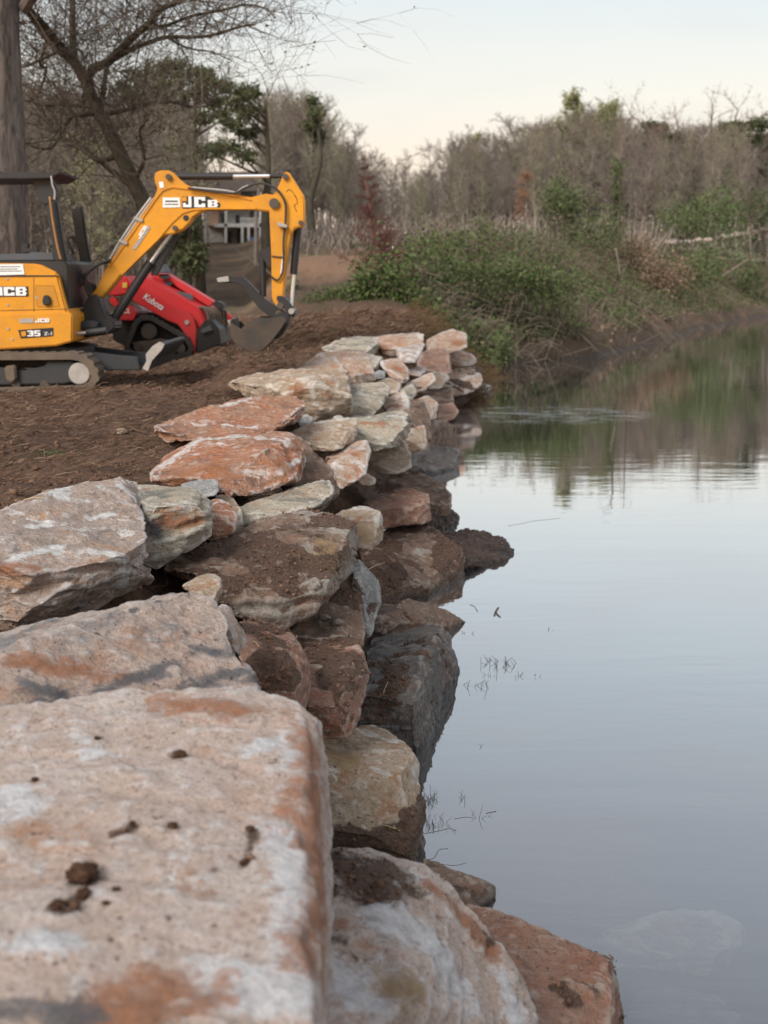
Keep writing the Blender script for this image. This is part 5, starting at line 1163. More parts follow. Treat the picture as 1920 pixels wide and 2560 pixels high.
def grow_tree(seed, H, r0, style='forest', twig_n=1.0):
    """bare tree as sticks: (A, B, ra, rb, level)"""
    g = random.Random(seed); S = []
    def rv(s): return np.array((g.gauss(0, s), g.gauss(0, s), g.gauss(0, s)))
    def unit(v): return v / (np.linalg.norm(v) + 1e-9)
    def branch(p, d, L, r, lev, up):
        n = (7, 5, 4, 2)[min(lev, 3)]; st = L / n
        for i in range(n):
            d = unit(d + rv((.10, .16, .22, .28)[min(lev, 3)]) + np.array((0, 0, up)))
            q = p + d * st; t = (i + 1) / n
            ra = r * (1 - .75 * i / n); rb = r * (1 - .75 * t)
            S.append((p, q, ra, rb, lev)); p = q
            if lev < 3:
                kk = (0, 2.5, 3.0)[lev] * twig_n if lev else 0
                c = int(kk) + (g.random() < kk - int(kk))
                for _ in range(c):
                    side = unit(np.cross(d, rv(1))); ang = g.uniform(.45, 1.0)
                    nd = unit(d * math.cos(ang) + side * math.sin(ang))
                    branch(p, nd, L * g.uniform(.28, .5) * (1 - .3 * t), max(rb * .55, .013), lev + 1, up * .8)
    if style in ('forest', 'tall'):
        n = 12; p = np.zeros(3); d = np.array((g.gauss(0, .04), g.gauss(0, .04), 1.)); d = unit(d)
        start = .28 if style == 'forest' else .45
        for i in range(n):
            d = unit(d + rv(.05) + np.array((0, 0, .05))); q = p + d * H * .93 / n; t = (i + 1) / n
            S.append((p, q, r0 * (1 - .85 * i / n), r0 * (1 - .85 * t), 0)); p = q
            if t > start:
                for _ in range(3 if t < .95 else 5):
                    a = g.uniform(0, 6.28); el = g.uniform(.35, .95)
                    nd = np.array((math.cos(a) * math.cos(el), math.sin(a) * math.cos(el), math.sin(el)))
                    branch(p, nd, H * g.uniform(.15, .27) * (1.15 - .6 * t), r0 * (1 - .85 * t) * .5 + .02, 1, .10)
    elif style == 'round':
        p = np.zeros(3); d = np.array((0, 0, 1.)); n = 5
        for i in range(n):
            d = unit(d + rv(.05)); q = p + d * H * .38 / n
            S.append((p, q, r0 * (1 - .3 * i / n), r0 * (1 - .3 * (i + 1) / n), 0)); p = q
        for j in range(8):
            a = j * 2.4 + g.uniform(-.3, .3); el = g.uniform(.5, 1.35)
            nd = np.array((math.cos(a) * math.cos(el), math.sin(a) * math.cos(el), math.sin(el)))
            branch(p - np.array((0, 0, g.uniform(0, .1) * H)), nd, H * g.uniform(.42, .58), r0 * .5, 1, .05)
    elif style == 'cone':
        n = 16; p = np.zeros(3); d = np.array((0, 0, 1.))
        for i in range(n):
            d = unit(d + rv(.03)); q = p + d * H / n; t = (i + 1) / n
            flare = 1 + 1.6 * max(0, 1 - i / 2.5)
            S.append((p, q, r0 * (1 - .9 * i / n) * flare, r0 * (1 - .9 * t) * (1 + 1.6 * max(0, 1 - (i + 1) / 2.5)), 0)); p = q
            if t > .15:
                for _ in range(4):
                    a = g.uniform(0, 6.28); el = g.uniform(.05, .5)
                    nd = np.array((math.cos(a) * math.cos(el), math.sin(a) * math.cos(el), math.sin(el)))
                    branch(p, nd, H * (1.05 - t) * g.uniform(.22, .32), r0 * .22 * (1.1 - t) + .008, 1, .04)
    return S
def sticks(S, levels, k):
    sel = [s for s in S if s[4] in levels]
    if not sel: return np.zeros((0, 3)), np.zeros((0, 4), int)
    return segs_mesh(np.array([s[0] for s in sel]), np.array([s[1] for s in sel]), np.array([s[2] for s in sel]), np.array([s[3] for s in sel]), k)
def thin(S, levels, seed=1):
    sel = [s for s in S if s[4] in levels]
    return ribbons(np.array([s[0] for s in sel]), np.array([s[1] for s in sel]), np.array([s[2] for s in sel]), np.array([s[3] for s in sel]), seed)
def tree_meshes(seed, H, r0, style, bark, twigs, bud=None, nb=0, twig_n=1.0, bs=.06, trunk_k=7):
    S = grow_tree(seed, H, r0, style, twig_n)
    v, f = sticks(S, (0, 1), trunk_k); tm = mesh_np('trunk', v, f, 4); tm.materials.append(bark)
    tm.polygons.foreach_set("use_smooth", np.ones(len(tm.polygons), bool))
    v, f = thin(S, (2, 3), seed); cm = mesh_np('twigs', v, f, 4); cm.materials.append(twigs)
    bmx = None
    if bud:
        g = np.random.default_rng(seed); tips = np.array([s[1] for s in S if s[4] >= 2])
        C = tips[g.integers(0, len(tips), nb)] + g.normal(0, .12, (nb, 3))
        v, f = leaf_mesh(C, bs, g); bmx = mesh_np('leaves', v, f, 4); bmx.materials.append(bud)
    return tm, cm, bmx
PROTO = {
 'f1': tree_meshes(11, 14, .19, 'forest', M['bark'], M['twigs']), 'f2': tree_meshes(12, 14, .17, 'forest', M['bark'], M['twigs']),
 'f3': tree_meshes(13, 14, .15, 'forest', M['bark'], M['twigs_r']), 't1': tree_meshes(14, 16, .2, 'tall', M['bark'], M['twigs']),
 'r1': tree_meshes(15, 14, .28, 'round', M['bark'], M['twigs_r'], twig_n=1.05), 'g1': tree_meshes(16, 14, .2, 'forest', M['bark'], M['twigs_y'], M['bud'], 9000, 1.0, .085),
 'g2': tree_meshes(17, 14, .2, 'forest', M['bark'], M['twigs_y'], M['bud'], 2200, 1.0, .08), 'c1': tree_meshes(18, 8, .17, 'cone', M['bark_r'], mat_island('red_brown_twigs', [(.12, .06, .048), (.17, .085, .066), (.13, .075, .06)], .95, .05), twig_n=1.3),
 'o1': tree_meshes(19, 9, .09, 'forest', M['bark'], M['twigs_r'], mat_island('orange_leaves', [(.26, .12, .06), (.33, .17, .09)], .8), 1300, .8, .10),
}
def put_tree(key, px, toppy, Y, label, group, rot, name='bare_tree', Hn=14, sx=1.0, zbase=None):
    x = float(at(px, 600, Y)[0]); zb = gz(x, Y) - .15 if zbase is None else zbase
    tm, cm, bmx = PROTO[key]; Hn = max(v.co.z for v in cm.vertices) * .985
    zt = float(at(px, toppy, Y)[2]); s = (zt - zb) / Hn
    e = bpy.data.objects.new(name, None); COL.objects.link(e); e.empty_display_size = .1
    e.location = (x, Y, zb); e.scale = (s * sx, s * sx, s); e.rotation_euler = (0, 0, rot)
    tag(e, label, 'tree', group)
    t_ = link('trunk', tm, None, e); c_ = link('crown', cm, None, e)
    if bmx: link('leaves', bmx, None, c_)
    return e
TR = [
 ('f1', 150, 235, 52, "grey bare tree just right of the massive trunk", 0.3), ('f2', 262, 250, 60, "bare tree seen through the leaning tree's upper fork", 1.2), ('g2', 205, 300, 46, "olive tinged bare tree behind the leaning tree", 2.2),
 ('g2', 430, 300, 58, "olive tinged bare tree under the tallest pine", 4.0), ('t1', 640, 210, 82, "tall pale bare tree just right of the dark pines", .2), ('f1', 690, 215, 87, "highest bare tree of the left wood, right of the pines", 1.5),
 ('f3', 745, 262, 90, "reddish grey bare tree at the shoulder of the left wood", 2.6), ('f2', 800, 322, 95, "slim bare tree on the falling edge of the left wood", 3.1), ('f1', 850, 352, 105, "low bare tree where the left wood meets the sky gap", 4.2),
 ('f2', 905, 388, 115, "last small bare tree of the left wood beside the gap", 5.1),
 ('t1', 1005, 372, 220, "thin bare tree at the left of the far gap", 1.0), ('t1', 1075, 345, 200, "forked bare tree standing clear against the pale sky", 2.0), ('t1', 1120, 352, 208, "slender bare tree between the forked tree and the olive tree", 3.3),
 ('g2', 1195, 318, 168, "olive green tinged bare tree left of the right wood's first rise", .8), ('f1', 1275, 285, 164, "dense grey bare tree at the first rise of the right wood", 1.9), ('f2', 1345, 322, 172, "grey bare tree beside the yellow green tree", 2.9),
 ('g1', 1425, 232, 168, "yellow green budding tree of the right wood", .5), ('g1', 1480, 250, 180, "second paler budding tree just right of the yellow green one", 2.4), ('f3', 1545, 245, 184, "reddish bare tree between the budding trees and the round one", 1.1),
 ('f3', 1605, 300, 160, "low reddish brown bare tree in the middle of the right wood", 3.7), ('r1', 1735, 192, 192, "big round headed bare tree standing above the right wood", .9), ('r1', 1640, 262, 200, "smaller round bare tree left of the big round headed one", 2.8),
 ('f1', 1800, 300, 156, "grey bare tree below the big round headed one", 4.4), ('f3', 1890, 268, 180, "reddish bare tree at the right edge of the picture", 5.2), ('o1', 1305, 430, 120, "small tree holding orange brown dead leaves in the right wood", 1.4),
]
for k_, px, tp, Y, lb, rot in TR:
    put_tree(k_, px, tp, Y, lb, 'bare trees of the background', rot, Hn=16 if k_ == 't1' else (9 if k_ == 'o1' else 14), sx=1.15 if k_ != 'o1' else .9)
put_tree('c1', 940, 400, 41.5, "small reddish cone shaped tree with flared base at the bank's corner", 'bare trees of the background', .4, 'reddish_tree', 8, 1.0, zbase=1.65)

# pines
def pine(px, toppy, Y, seed, label, clumps, zb=None):
    g = np.random.default_rng(seed); x = float(at(px, 600, Y)[0]); zb = gz(x, Y) - .1
    zt = float(at(px, toppy, Y)[2]); H = zt - zb
    T = Thing('pine_tree', (x, Y, zb), label, 'tree', 'pines behind the excavator')
    pth = spline([(x + g.normal(0, .15), Y, zb + H * t) for t in (0, .3, .6, .95)], 5)
    V, F = tube(pth, np.linspace(.24, .06, len(pth)), 8); T.part('trunk', V, F, M['bark_d'], smooth=True)
    NV = []; NF = []; nb = 0; A = []; B = []
    for cx, cy, rw, rh in clumps:
        c = at(cx, cy, Y + g.normal(0, .8)); k = FPX / Y; rx, rz = rw / k, rh / k
        z0 = c[2] - .8; A.append((x, Y, z0)); B.append(c)
        ls = .15 * max(1, Y / 75); n = int(520 * rx * rz * (.15 / ls) ** 2 + 200)
        u = g.normal(size=(n, 3)); u /= np.linalg.norm(u, axis=1)[:, None]; rr = g.random(n) ** .38
        C = c + u * rr[:, None] * np.array((rx, rx, rz)); C[:, 2] += .2 * np.abs(u[:, 0])
        C += .12 * g.normal(size=C.shape)
        v, f = leaf_mesh(C, ls, g, .28); NV.append(v); NF.append(f + nb); nb += len(v)
    T.part('crown', np.vstack(NV), np.vstack(NF), M['pine'], k=4)
    [T.part('limb', *tube(np.array([a_, b_]), np.array((.07, .03)), 5), M['bark_d']) for a_, b_ in zip(A, B)]
pine(430, 160, 62, 31, "tallest rounded pine above the excavator's boom", [(395, 185, 40, 26), (440, 172, 36, 20), (470, 195, 34, 22), (350, 200, 30, 20), (410, 222, 50, 22), (320, 235, 40, 24), (370, 260, 44, 22), (455, 250, 30, 18)])
pine(492, 182, 60, 32, "olive topped pine second from left", [(512, 192, 24, 14), (530, 215, 36, 18), (562, 226, 20, 14), (498, 240, 30, 16), (540, 262, 34, 14), (505, 300, 34, 14), (560, 295, 22, 10)])
pine(668, 225, 58, 33, "dark layered pine third from left", [(605, 236, 34, 14), (630, 240, 20, 16), (590, 262, 26, 12), (618, 285, 38, 12), (585, 318, 34, 10), (620, 338, 32, 10), (570, 372, 46, 11), (610, 396, 30, 10), (530, 385, 40, 12)])
pine(785, 245, 74, 34, "narrow dark pine half hidden in the left wood", [(780, 262, 14, 18), (790, 290, 20, 16), (778, 320, 22, 16), (795, 345, 20, 14)])
pine(1185, 430, 165, 35, "dark low pine at the left of the right wood", [(1180, 440, 22, 20), (1165, 470, 26, 18), (1195, 480, 30, 20), (1172, 520, 34, 20)])
pine(1640, 300, 190, 36, "dark evergreen in the gap beneath the round headed tree", [(1625, 318, 24, 14), (1650, 322, 22, 14), (1635, 345, 40, 18), (1600, 360, 34, 18), (1680, 350, 30, 16)])
pine(1840, 300, 180, 37, "dark evergreen near the right edge of the wood", [(1820, 320, 26, 14), (1860, 318, 28, 14), (1905, 312, 30, 20), (1840, 350, 44, 20), (1900, 360, 40, 24), (1890, 420, 44, 30)])
pine(465, 545, 48, 38, "dull green young pine under the excavator's boom", [(470, 570, 34, 30), (450, 620, 40, 30), (490, 640, 30, 22), (430, 560, 30, 26), (470, 670, 50, 22)])

# the massive trunk at the left edge
T1 = Thing('massive_tree', (float(at(5, 600, 21)[0]), 21, 1.4), "massive grey brown tree trunk at the left edge behind the excavator", 'tree')
pth = np.array([at(-8, 905, 21), at(-8, 700, 21), at(-11, 430, 21), at(-20, 200, 21), at(-26, 0, 21), at(-34, -260, 21)])
P_ = spline(pth, 14); Rr = np.interp(np.linspace(0, 1, len(P_)), [0, .08, .5, 1], [.62, .48, .44, .40])
k_ = 40; V, F = tube(P_, Rr, k_); ang = np.tile(np.arange(k_) / k_ * 2 * math.pi, len(P_)); zz = np.repeat(P_[:, 2], k_)
cc = np.repeat(P_, k_, 0); nn = V - cc
rid = fbm(np.stack([np.cos(ang) * 5, np.sin(ang) * 5, zz * .9], 1), 1.3, 4, 91, .6)
V = V + nn / (np.linalg.norm(nn, axis=1)[:, None]) * (.045 * rid)[:, None]
T1.part('trunk', V, F, M['bark_big'], smooth=True)
S = []
for i, (a, b_, r) in enumerate([((60, 20), (150, -120), .10), ((-10, 100), (-150, -60), .12), ((30, -100), (260, -300), .12)]):
    p, q = at(*a, 21), at(*b_, 20 + i); S.append((p, q, r, r * .5, 1))
[T1.part('limb', *tube(np.array([q[0], q[1]]), np.array((q[2], q[3])), 7), M['bark_big']) for q in S]

# the leaning, many branched tree
T2 = Thing('leaning_tree', (float(at(405, 880, 24)[0]), 24, 1.4), "leaning dark bare tree with a spreading net of twigs behind the excavator", 'tree')
LIMB = [  # photo path, radii, distance drift
 ([(405, 885), (402, 760), (388, 620), (357, 508), (333, 455), (300, 386), (266, 312), (245, 280), (216, 210), (186, 156), (150, 125), (120, 96), (86, 50), (58, 10), (30, -40)], .165, .05, 0),
 ([(186, 156), (183, 120), (182, 60), (181, 0), (178, -70)], .075, .04, .4), ([(172, 140), (140, 104), (105, 60), (72, 24), (40, -30)], .09, .05, -.6),
 ([(214, 200), (234, 172), (266, 157), (290, 135), (330, 95), (372, 58), (402, 24), (436, 8), (480, -10), (540, -30)], .085, .03, -1.0), ([(278, 152), (330, 122), (362, 110), (416, 93), (478, 93), (530, 88), (590, 70), (640, 60)], .05, .015, -1.2),
 ([(250, 282), (258, 230), (266, 170)], .06, .04, .3), ([(254, 288), (310, 276), (372, 260), (430, 255), (484, 268), (530, 262)], .05, .015, .8),
 ([(245, 282), (200, 288), (170, 300), (150, 340), (120, 372), (76, 365)], .05, .018, -.5), ([(236, 268), (150, 262), (95, 262), (70, 240)], .04, .015, .6), ([(140, 132), (100, 150), (66, 165), (40, 170)], .035, .015, .2),
 ([(300, 386), (250, 402), (200, 370), (160, 350), (110, 300), (76, 280)], .05, .018, .7), ([(333, 455), (360, 400), (350, 330), (368, 300)], .045, .015, -.4), ([(120, 96), (100, 160), (116, 175), (92, 240), (70, 210)], .03, .012, .5),
 ([(345, 480), (270, 420), (215, 375), (165, 355), (150, 340)], .05, .02, 1.0), ([(402, 24), (380, -10)], .03, .02, 0), ([(330, 95), (370, 70), (420, 62), (480, 40), (560, 25), (610, 12), (660, 20), (690, 45)], .035, .01, -1.6), ([(416, 93), (470, 120), (530, 130), (575, 150)], .022, .008, -1.4)]
gT = random.Random(5); SK = []; MAIN = []
def unit3(v): return v / (np.linalg.norm(v) + 1e-9)
def twigfan(p, d, L, r, lev):
    n = 3
    for i in range(n):
        d = unit3(d + np.array((gT.gauss(0, .25), gT.gauss(0, .25), gT.gauss(.05, .22)))); q = p + d * L / n
        SK.append((p, q, r * (1 - .25 * i), r * (1 - .25 * (i + 1)), lev)); p = q
        if lev < 3:
            for _ in range(2):
                s_ = unit3(np.array((gT.gauss(0, 1), gT.gauss(0, 1), gT.gauss(0, 1)))); twigfan(p, unit3(d * .75 + s_ * .75), L * gT.uniform(.4, .65), max(.0035, r * .55), lev + 1)
for li, (pp, ra, rb, dr) in enumerate(LIMB):
    m_ = len(pp); P3 = spline([at(x, y, 24 + dr * i / max(1, m_ - 1) * 2) for i, (x, y) in enumerate(pp)], 5)
    Rr = np.linspace(ra, rb, len(P3)); MAIN.append(tube(P3, Rr, 9 if li == 0 else 6))
    for i in range(3 if li else 34, len(P3) - 1):
        for _ in range(1 if li == 0 else 2):
            s_ = np.array((gT.gauss(0, 1), gT.gauss(0, 1), gT.gauss(.35, .8))); dd = unit3(P3[i + 1] - P3[i])
            if gT.random() < (.75 if li else .5): twigfan(P3[i], unit3(dd * .5 + unit3(s_)), gT.uniform(.8, 2.1), min(.012, Rr[i] * .4), 2 if Rr[i] < .03 else 1)
V, F = join(MAIN[0]); T2.part('trunk', V, F, M['bark_d'], smooth=True)
for mm in MAIN[1:]: T2.part('limb', *mm, M['bark_d'], smooth=True)
v, f = thin(SK, (1, 2, 3), 3); tw = T2.part('twigs', v, f, M['twigs_d'], k=4)
gn = np.random.default_rng(9); tips = np.array([s[1] for s in SK if s[4] == 3]); C = tips[gn.integers(0, len(tips), 2200)] + gn.normal(0, .03, (2200, 3))
v, f = leaf_mesh(C, .028, gn); T2.part('buds', v, f, mat_island('dark_buds', [(.07, .065, .035), (.11, .10, .05)], .9), tw, k=4)

# the wood behind reads as one mass
gW = np.random.default_rng(44)
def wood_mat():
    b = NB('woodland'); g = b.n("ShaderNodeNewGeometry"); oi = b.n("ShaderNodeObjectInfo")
    col = b.ramp(g.outputs["Random Per Island"], [(0, (.115, .098, .084)), (.5, (.18, .155, .133)), (1, (.25, .22, .19))])  # wood greys lifted, so the haze of distance is part of the colour
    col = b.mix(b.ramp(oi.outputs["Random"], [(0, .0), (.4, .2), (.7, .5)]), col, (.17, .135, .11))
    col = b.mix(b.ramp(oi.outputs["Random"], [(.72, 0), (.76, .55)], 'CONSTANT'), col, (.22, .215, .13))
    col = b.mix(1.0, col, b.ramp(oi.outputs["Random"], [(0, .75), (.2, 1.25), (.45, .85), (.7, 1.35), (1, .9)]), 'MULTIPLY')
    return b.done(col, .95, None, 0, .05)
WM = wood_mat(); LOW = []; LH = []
for sd_ in range(6):
    S = grow_tree(60 + sd_, 14, .15, 'forest', .85); v1, f1 = sticks(S, (0, 1), 4); v2, f2 = thin(S, (2, 3), sd_)
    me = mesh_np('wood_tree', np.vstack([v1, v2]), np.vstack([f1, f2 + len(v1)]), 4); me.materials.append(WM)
    LOW.append(bpy.data.objects.new('wood_tree', me)); LH.append(float(v2[:, 2].max()) * .97)
def sky_line(px):  # tops of the wood, photo y
    return np.interp(px, [-200, 0, 250, 560, 620, 700, 760, 830, 930, 1000, 1080, 1160, 1280, 1400, 1480, 1600, 1700, 1800, 1920, 2150], [210, 200, 235, 245, 205, 205, 245, 320, 400, 425, 420, 360, 330, 300, 285, 320, 340, 340, 330, 310])
WP = []; WA = []
for i in range(1500):
    px = gW.uniform(-260, 2200); Y = gW.uniform(130, 290) if px > 980 else (gW.uniform(80, 190) if px > 520 else gW.uniform(48, 150))
    x = float(at(px, 600, Y)[0]); zb = float(ground_z(np.array([x]), np.array([Y]), False)[0]) - .3
    if 490 < px < 690 and (gW.random() < .95 or Y < 150): continue
    tp = sky_line(px) + abs(gW.normal(0, 50)) - 12 + 34 * float(vnoise(np.array([[px / 55., 0, 0]]), 3)[0])
    if i % 5 == 4: tp = 560 + gW.uniform(-50, 40)          # young growth that closes the gaps between the trunks
    s = (float(at(px, tp, Y)[2]) - zb) / LH[i % 6]
    if s < .3: continue
    WP.append((x, Y, zb)); WA.append((gW.uniform(0, 6.28), s, s * gW.uniform(.85, 1.15), i % 6))
wme = bpy.data.meshes.new('far_wood'); wme.from_pydata(WP, [], [])
for j, nm in enumerate(('turn', 'tall', 'wide', 'kind_no')):
    a_ = wme.attributes.new(nm, 'FLOAT', 'POINT'); a_.data.foreach_set('value', np.array([q[j] for q in WA], np.float32))
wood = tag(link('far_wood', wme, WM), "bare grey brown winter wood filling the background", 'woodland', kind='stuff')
gt = bpy.data.node_groups.new('wood_scatter', 'GeometryNodeTree')
gt.interface.new_socket('Geometry', in_out='INPUT', socket_type='NodeSocketGeometry'); gt.interface.new_socket('Geometry', in_out='OUTPUT', socket_type='NodeSocketGeometry')
gi = gt.nodes.new('NodeGroupInput'); go_ = gt.nodes.new('NodeGroupOutput'); jn = gt.nodes.new('GeometryNodeJoinGeometry')
def nattr(nm):
    q = gt.nodes.new('GeometryNodeInputNamedAttribute'); q.data_type = 'FLOAT'; q.inputs['Name'].default_value = nm; return q.outputs['Attribute']
cr_ = gt.nodes.new('ShaderNodeCombineXYZ'); gt.links.new(nattr('turn'), cr_.inputs[2])
cs_ = gt.nodes.new('ShaderNodeCombineXYZ'); wd = nattr('wide'); gt.links.new(wd, cs_.inputs[0]); gt.links.new(wd, cs_.inputs[1]); gt.links.new(nattr('tall'), cs_.inputs[2])
kn = nattr('kind_no')
for i, lo_ in enumerate(LOW):
    oi = gt.nodes.new('GeometryNodeObjectInfo'); oi.inputs['Object'].default_value = lo_; oi.inputs['As Instance'].default_value = True
    cmpn = gt.nodes.new('ShaderNodeMath'); cmpn.operation = 'COMPARE'; gt.links.new(kn, cmpn.inputs[0]); cmpn.inputs[1].default_value = i; cmpn.inputs[2].default_value = .3
    ip = gt.nodes.new('GeometryNodeInstanceOnPoints'); gt.links.new(gi.outputs[0], ip.inputs['Points']); gt.links.new(cmpn.outputs[0], ip.inputs['Selection'])
    gt.links.new(oi.outputs['Geometry'], ip.inputs['Instance']); gt.links.new(cr_.outputs[0], ip.inputs['Rotation']); gt.links.new(cs_.outputs[0], ip.inputs['Scale'])
    gt.links.new(ip.outputs[0], jn.inputs[0])
gt.links.new(jn.outputs[0], go_.inputs[0])
wood.modifiers.new('scatter', 'NODES').node_group = gt
# undergrowth: fine upright brush at the foot of the wood
n = 8000; px = gW.uniform(-260, 2200, n); Y = gW.uniform(50, 130, n); Y = np.where(px > 905, Y * 1.5, Y)
keep = ~((px > 490) & (px < 700)); px, Y = px[keep], Y[keep]; n = len(px)
X = (px - 960) / FPX * Y; Z = ground_z(X, Y, False); d_, s_ = bank_dist(X, Y); ok = d_ > 7; X, Y, Z = X[ok], Y[ok], Z[ok]; n = len(X)
A = np.stack([X, Y, Z - .1], 1); h = gW.uniform(.4, 1.9, n) * np.clip(Y / 80, .6, 2)
B = A + np.stack([gW.normal(0, .6, n) * h, gW.normal(0, .6, n) * h, h], 1)
v, f = ribbons(A, B, np.full(n, .035) * Y / 80, np.full(n, .012) * Y / 80, 5)
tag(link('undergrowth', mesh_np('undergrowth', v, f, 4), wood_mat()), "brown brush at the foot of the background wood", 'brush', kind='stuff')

# ------------------------------------------------------------------ bank vegetation
n = 210000; px = gW.uniform(740, 2000, n); Y = 39 + 66 * gW.random(n) ** 1.6; X = (px - 960) / FPX * Y
d_, s_ = bank_dist(X, Y); P3 = np.stack([X, Y, np.zeros(n)], 1)
nz = fbm(P3, .22, 3, 5); ok = (d_ > .3) & (d_ < np.where(px < 1010, 4.2, 8.0)) & (nz + gW.normal(0, .12, n) + np.where(px < 1450, .14, .02) > -.1); X, Y, d_ = X[ok], Y[ok], d_[ok]
Z = ground_z(X, Y, False) + np.abs(gW.normal(0, .40, len(X))) * (1 + .8 * (fbm(np.stack([X, Y, X * 0], 1), .5, 2, 8)))
v, f = leaf_mesh(np.stack([X, Y, Z], 1), .07, gW, .6)
tag(link('ivy_cover', mesh_np('ivy_cover', v, f, 4), M['ivy']), "tangled green ivy and honeysuckle covering the far bank", 'ivy', kind='stuff')
n = 8000; px = gW.uniform(1050, 2000, n); Y = gW.uniform(40, 105, n); X = (px - 960) / FPX * Y; d_, s_ = bank_dist(X, Y); ok = (d_ > .1) & (d_ < 7); X, Y = X[ok], Y[ok]
Z = ground_z(X, Y, False); v, f = leaf_mesh(np.stack([X, Y, Z + .04 + np.abs(gW.normal(0, .1, len(X)))], 1), .09, gW, .6)
tag(link('leaf_litter', mesh_np('leaf_litter', v, f, 4), M['litter']), "dead brown leaves lying on the far bank", 'leaves', kind='stuff')
n = 6500; px = gW.uniform(1000, 2000, n); Y = 40 + 62 * gW.random(n) ** 1.3; X = (px - 960) / FPX * Y; d_, s_ = bank_dist(X, Y); ok = (d_ > .0) & (d_ < 8); X, Y = X[ok], Y[ok]; n = len(X)
A = np.stack([X, Y, ground_z(X, Y, False)], 1); L = gW.uniform(.6, 2.4, n)
dv = np.stack([gW.normal(.1, .6, n), gW.normal(-.2, .5, n), gW.normal(.35, .6, n)], 1); dv /= np.linalg.norm(dv, axis=1)[:, None]
Mi = A + dv * (L * .6)[:, None]; B = Mi + (dv * .4 + np.array((.1, -.1, -.35))) * (L * .7)[:, None]
v1, f1 = segs_mesh(A, Mi, np.full(n, .016), np.full(n, .012)); v2, f2 = segs_mesh(Mi, B, np.full(n, .012), np.full(n, .006))
tag(link('brambles', mesh_np('brambles', np.vstack([v1, v2]), np.vstack([f1, f2 + len(v1)]), 4), M['twig']), "tangle of thin bare bramble stems on the far bank", 'brush', kind='stuff')

def bank_y(px, inland=0.0):
    """distance at which the far bank stands in this direction, so many metres in from its waterline"""
    r = (px - 960) / FPX; Ys = np.linspace(38, 200, 1000); d, _ = bank_dist(r * Ys, Ys)
    w = np.where(d > inland)[0]; return float(Ys[w[0]])
def bush(px, py, Y, rw, rh, n, mat, label, seed, stems=14, leaf=.09, hang=0, name='shrub'):
    g = np.random.default_rng(seed); k = FPX / Y; c = at(px, py, Y); rx, rz = rw / k, rh / k
    x, zb = c[0], min(gz(c[0], Y), c[2] - rz * .6)
    T = Thing(name, (x, Y, zb), label, 'bush', 'bushes on the far bank')
    sp = [c + (g.normal(size=3) * np.array((rx, rx, rz)) * .55) for _ in range(stems)]
    PV = []; SA = []; SB = []
    for q in sp:
        b0 = np.array((x + g.normal(0, rx * .5), Y + g.normal(0, rx * .2), zb)); mid = (b0 + q) / 2 + g.normal(size=3) * .15 * rx
        SA += [b0, mid]; SB += [mid, q]
        m = n // stems; PV.append(q + g.normal(size=(m, 3)) * np.array((rx, rx, rz)) * .42 + np.array((0, 0, -hang)) * g.random((m, 1)))
    v, f = segs_mesh(np.array(SA), np.array(SB), np.full(len(SA), .018), np.full(len(SA), .008), 4); T.part('stems', v, f, M['bark_d'], k=4)
    v, f = leaf_mesh(np.vstack(PV), leaf, g); T.part('foliage', v, f, mat, k=4)
BU = [(1430, 515, 52, 56, 52, 2200, 'leaf', "green honeysuckle bush tumbling over the snag in the middle of the far bank"), (1485, 595, 50, 70, 50, 2800, 'leaf', "dense green bush at the crest in the middle of the far bank"),
      (1395, 495, 56, 28, 26, 600, 'leaf', "small green bush high at the left of the honeysuckle"), (1545, 420, 53, 15, 14, 260, 'leaf', "green tuft of vine on top of the dead snag"),
      (1538, 500, 53, 12, 50, 350, 'ivy', "ragged vine hanging on the dead snag"),
      (1790, 535, 66, 70, 42, 2600, 'leaf_b', "bright green leafy bush on the right crest"), (1890, 535, 70, 70, 42, 2600, 'leaf_b', "bright green bush at the right edge of the crest"), (1700, 560, 68, 50, 26, 1400, 'leaf', "darker green bush left of the bright green ones"),
      (1780, 650, 56, 50, 36, 1500, 'leaf_b', "yellow green bush on the slope below the pale stones"), (1880, 700, 60, 60, 40, 1800, 'leaf', "green bush low on the slope at the right edge"),
      (1590, 640, 52, 60, 40, 2400, 'litter', "brown thicket of dead leaves right of the snag"), (1655, 700, 52, 50, 40, 2000, 'litter', "brown dead thicket hanging above the fallen log"), (1180, 690, 46, 60, 34, 2600, 'ivy', "dark ivy mound on the left of the far bank"), (1290, 680, 47, 60, 34, 2600, 'ivy', "olive ivy mound in the middle left of the far bank"), (1380, 720, 47, 60, 36, 2600, 'ivy', "tangled ivy mound above the pale branches"), (1690, 680, 52, 70, 40, 2400, 'ivy', "dark green clump over the water right of the fallen log"), (1075, 715, 46, 50, 34, 2200, 'leaf', "green bush right of the reddish cone shaped tree"), (1130, 640, 58, 34, 26, 900, 'leaf', "small green bush on the crest line left of centre"),
      (880, 745, 40, 46, 24, 2200, 'leaf', "low green bush left of the reddish cone shaped tree"), (805, 752, 40, 40, 22, 1700, 'leaf', "low green bush beside the excavator's bucket link"), (742, 748, 42, 20, 26, 900, 'leaf_b', "narrow green bush right behind the excavator's arm"), (955, 748, 40, 32, 24, 1300, 'leaf', "dark green bush at the foot of the reddish cone shaped tree"), (1000, 690, 44, 30, 24, 1100, 'leaf', "round green bush between the cone shaped tree and the far bank"), (770, 660, 52, 20, 14, 500, 'leaf_b', "light green shrub on the orange dirt mound"),
      (890, 640, 62, 34, 16, 700, 'leaf', "dull green shrub behind the orange dirt mound"), (1210, 590, 62, 30, 40, 1000, 'leaf', "upright green shrub on the left part of the crest"), (1265, 880, 39, 30, 30, 900, 'leaf', "green grass clump at the rounded end of the bank")]
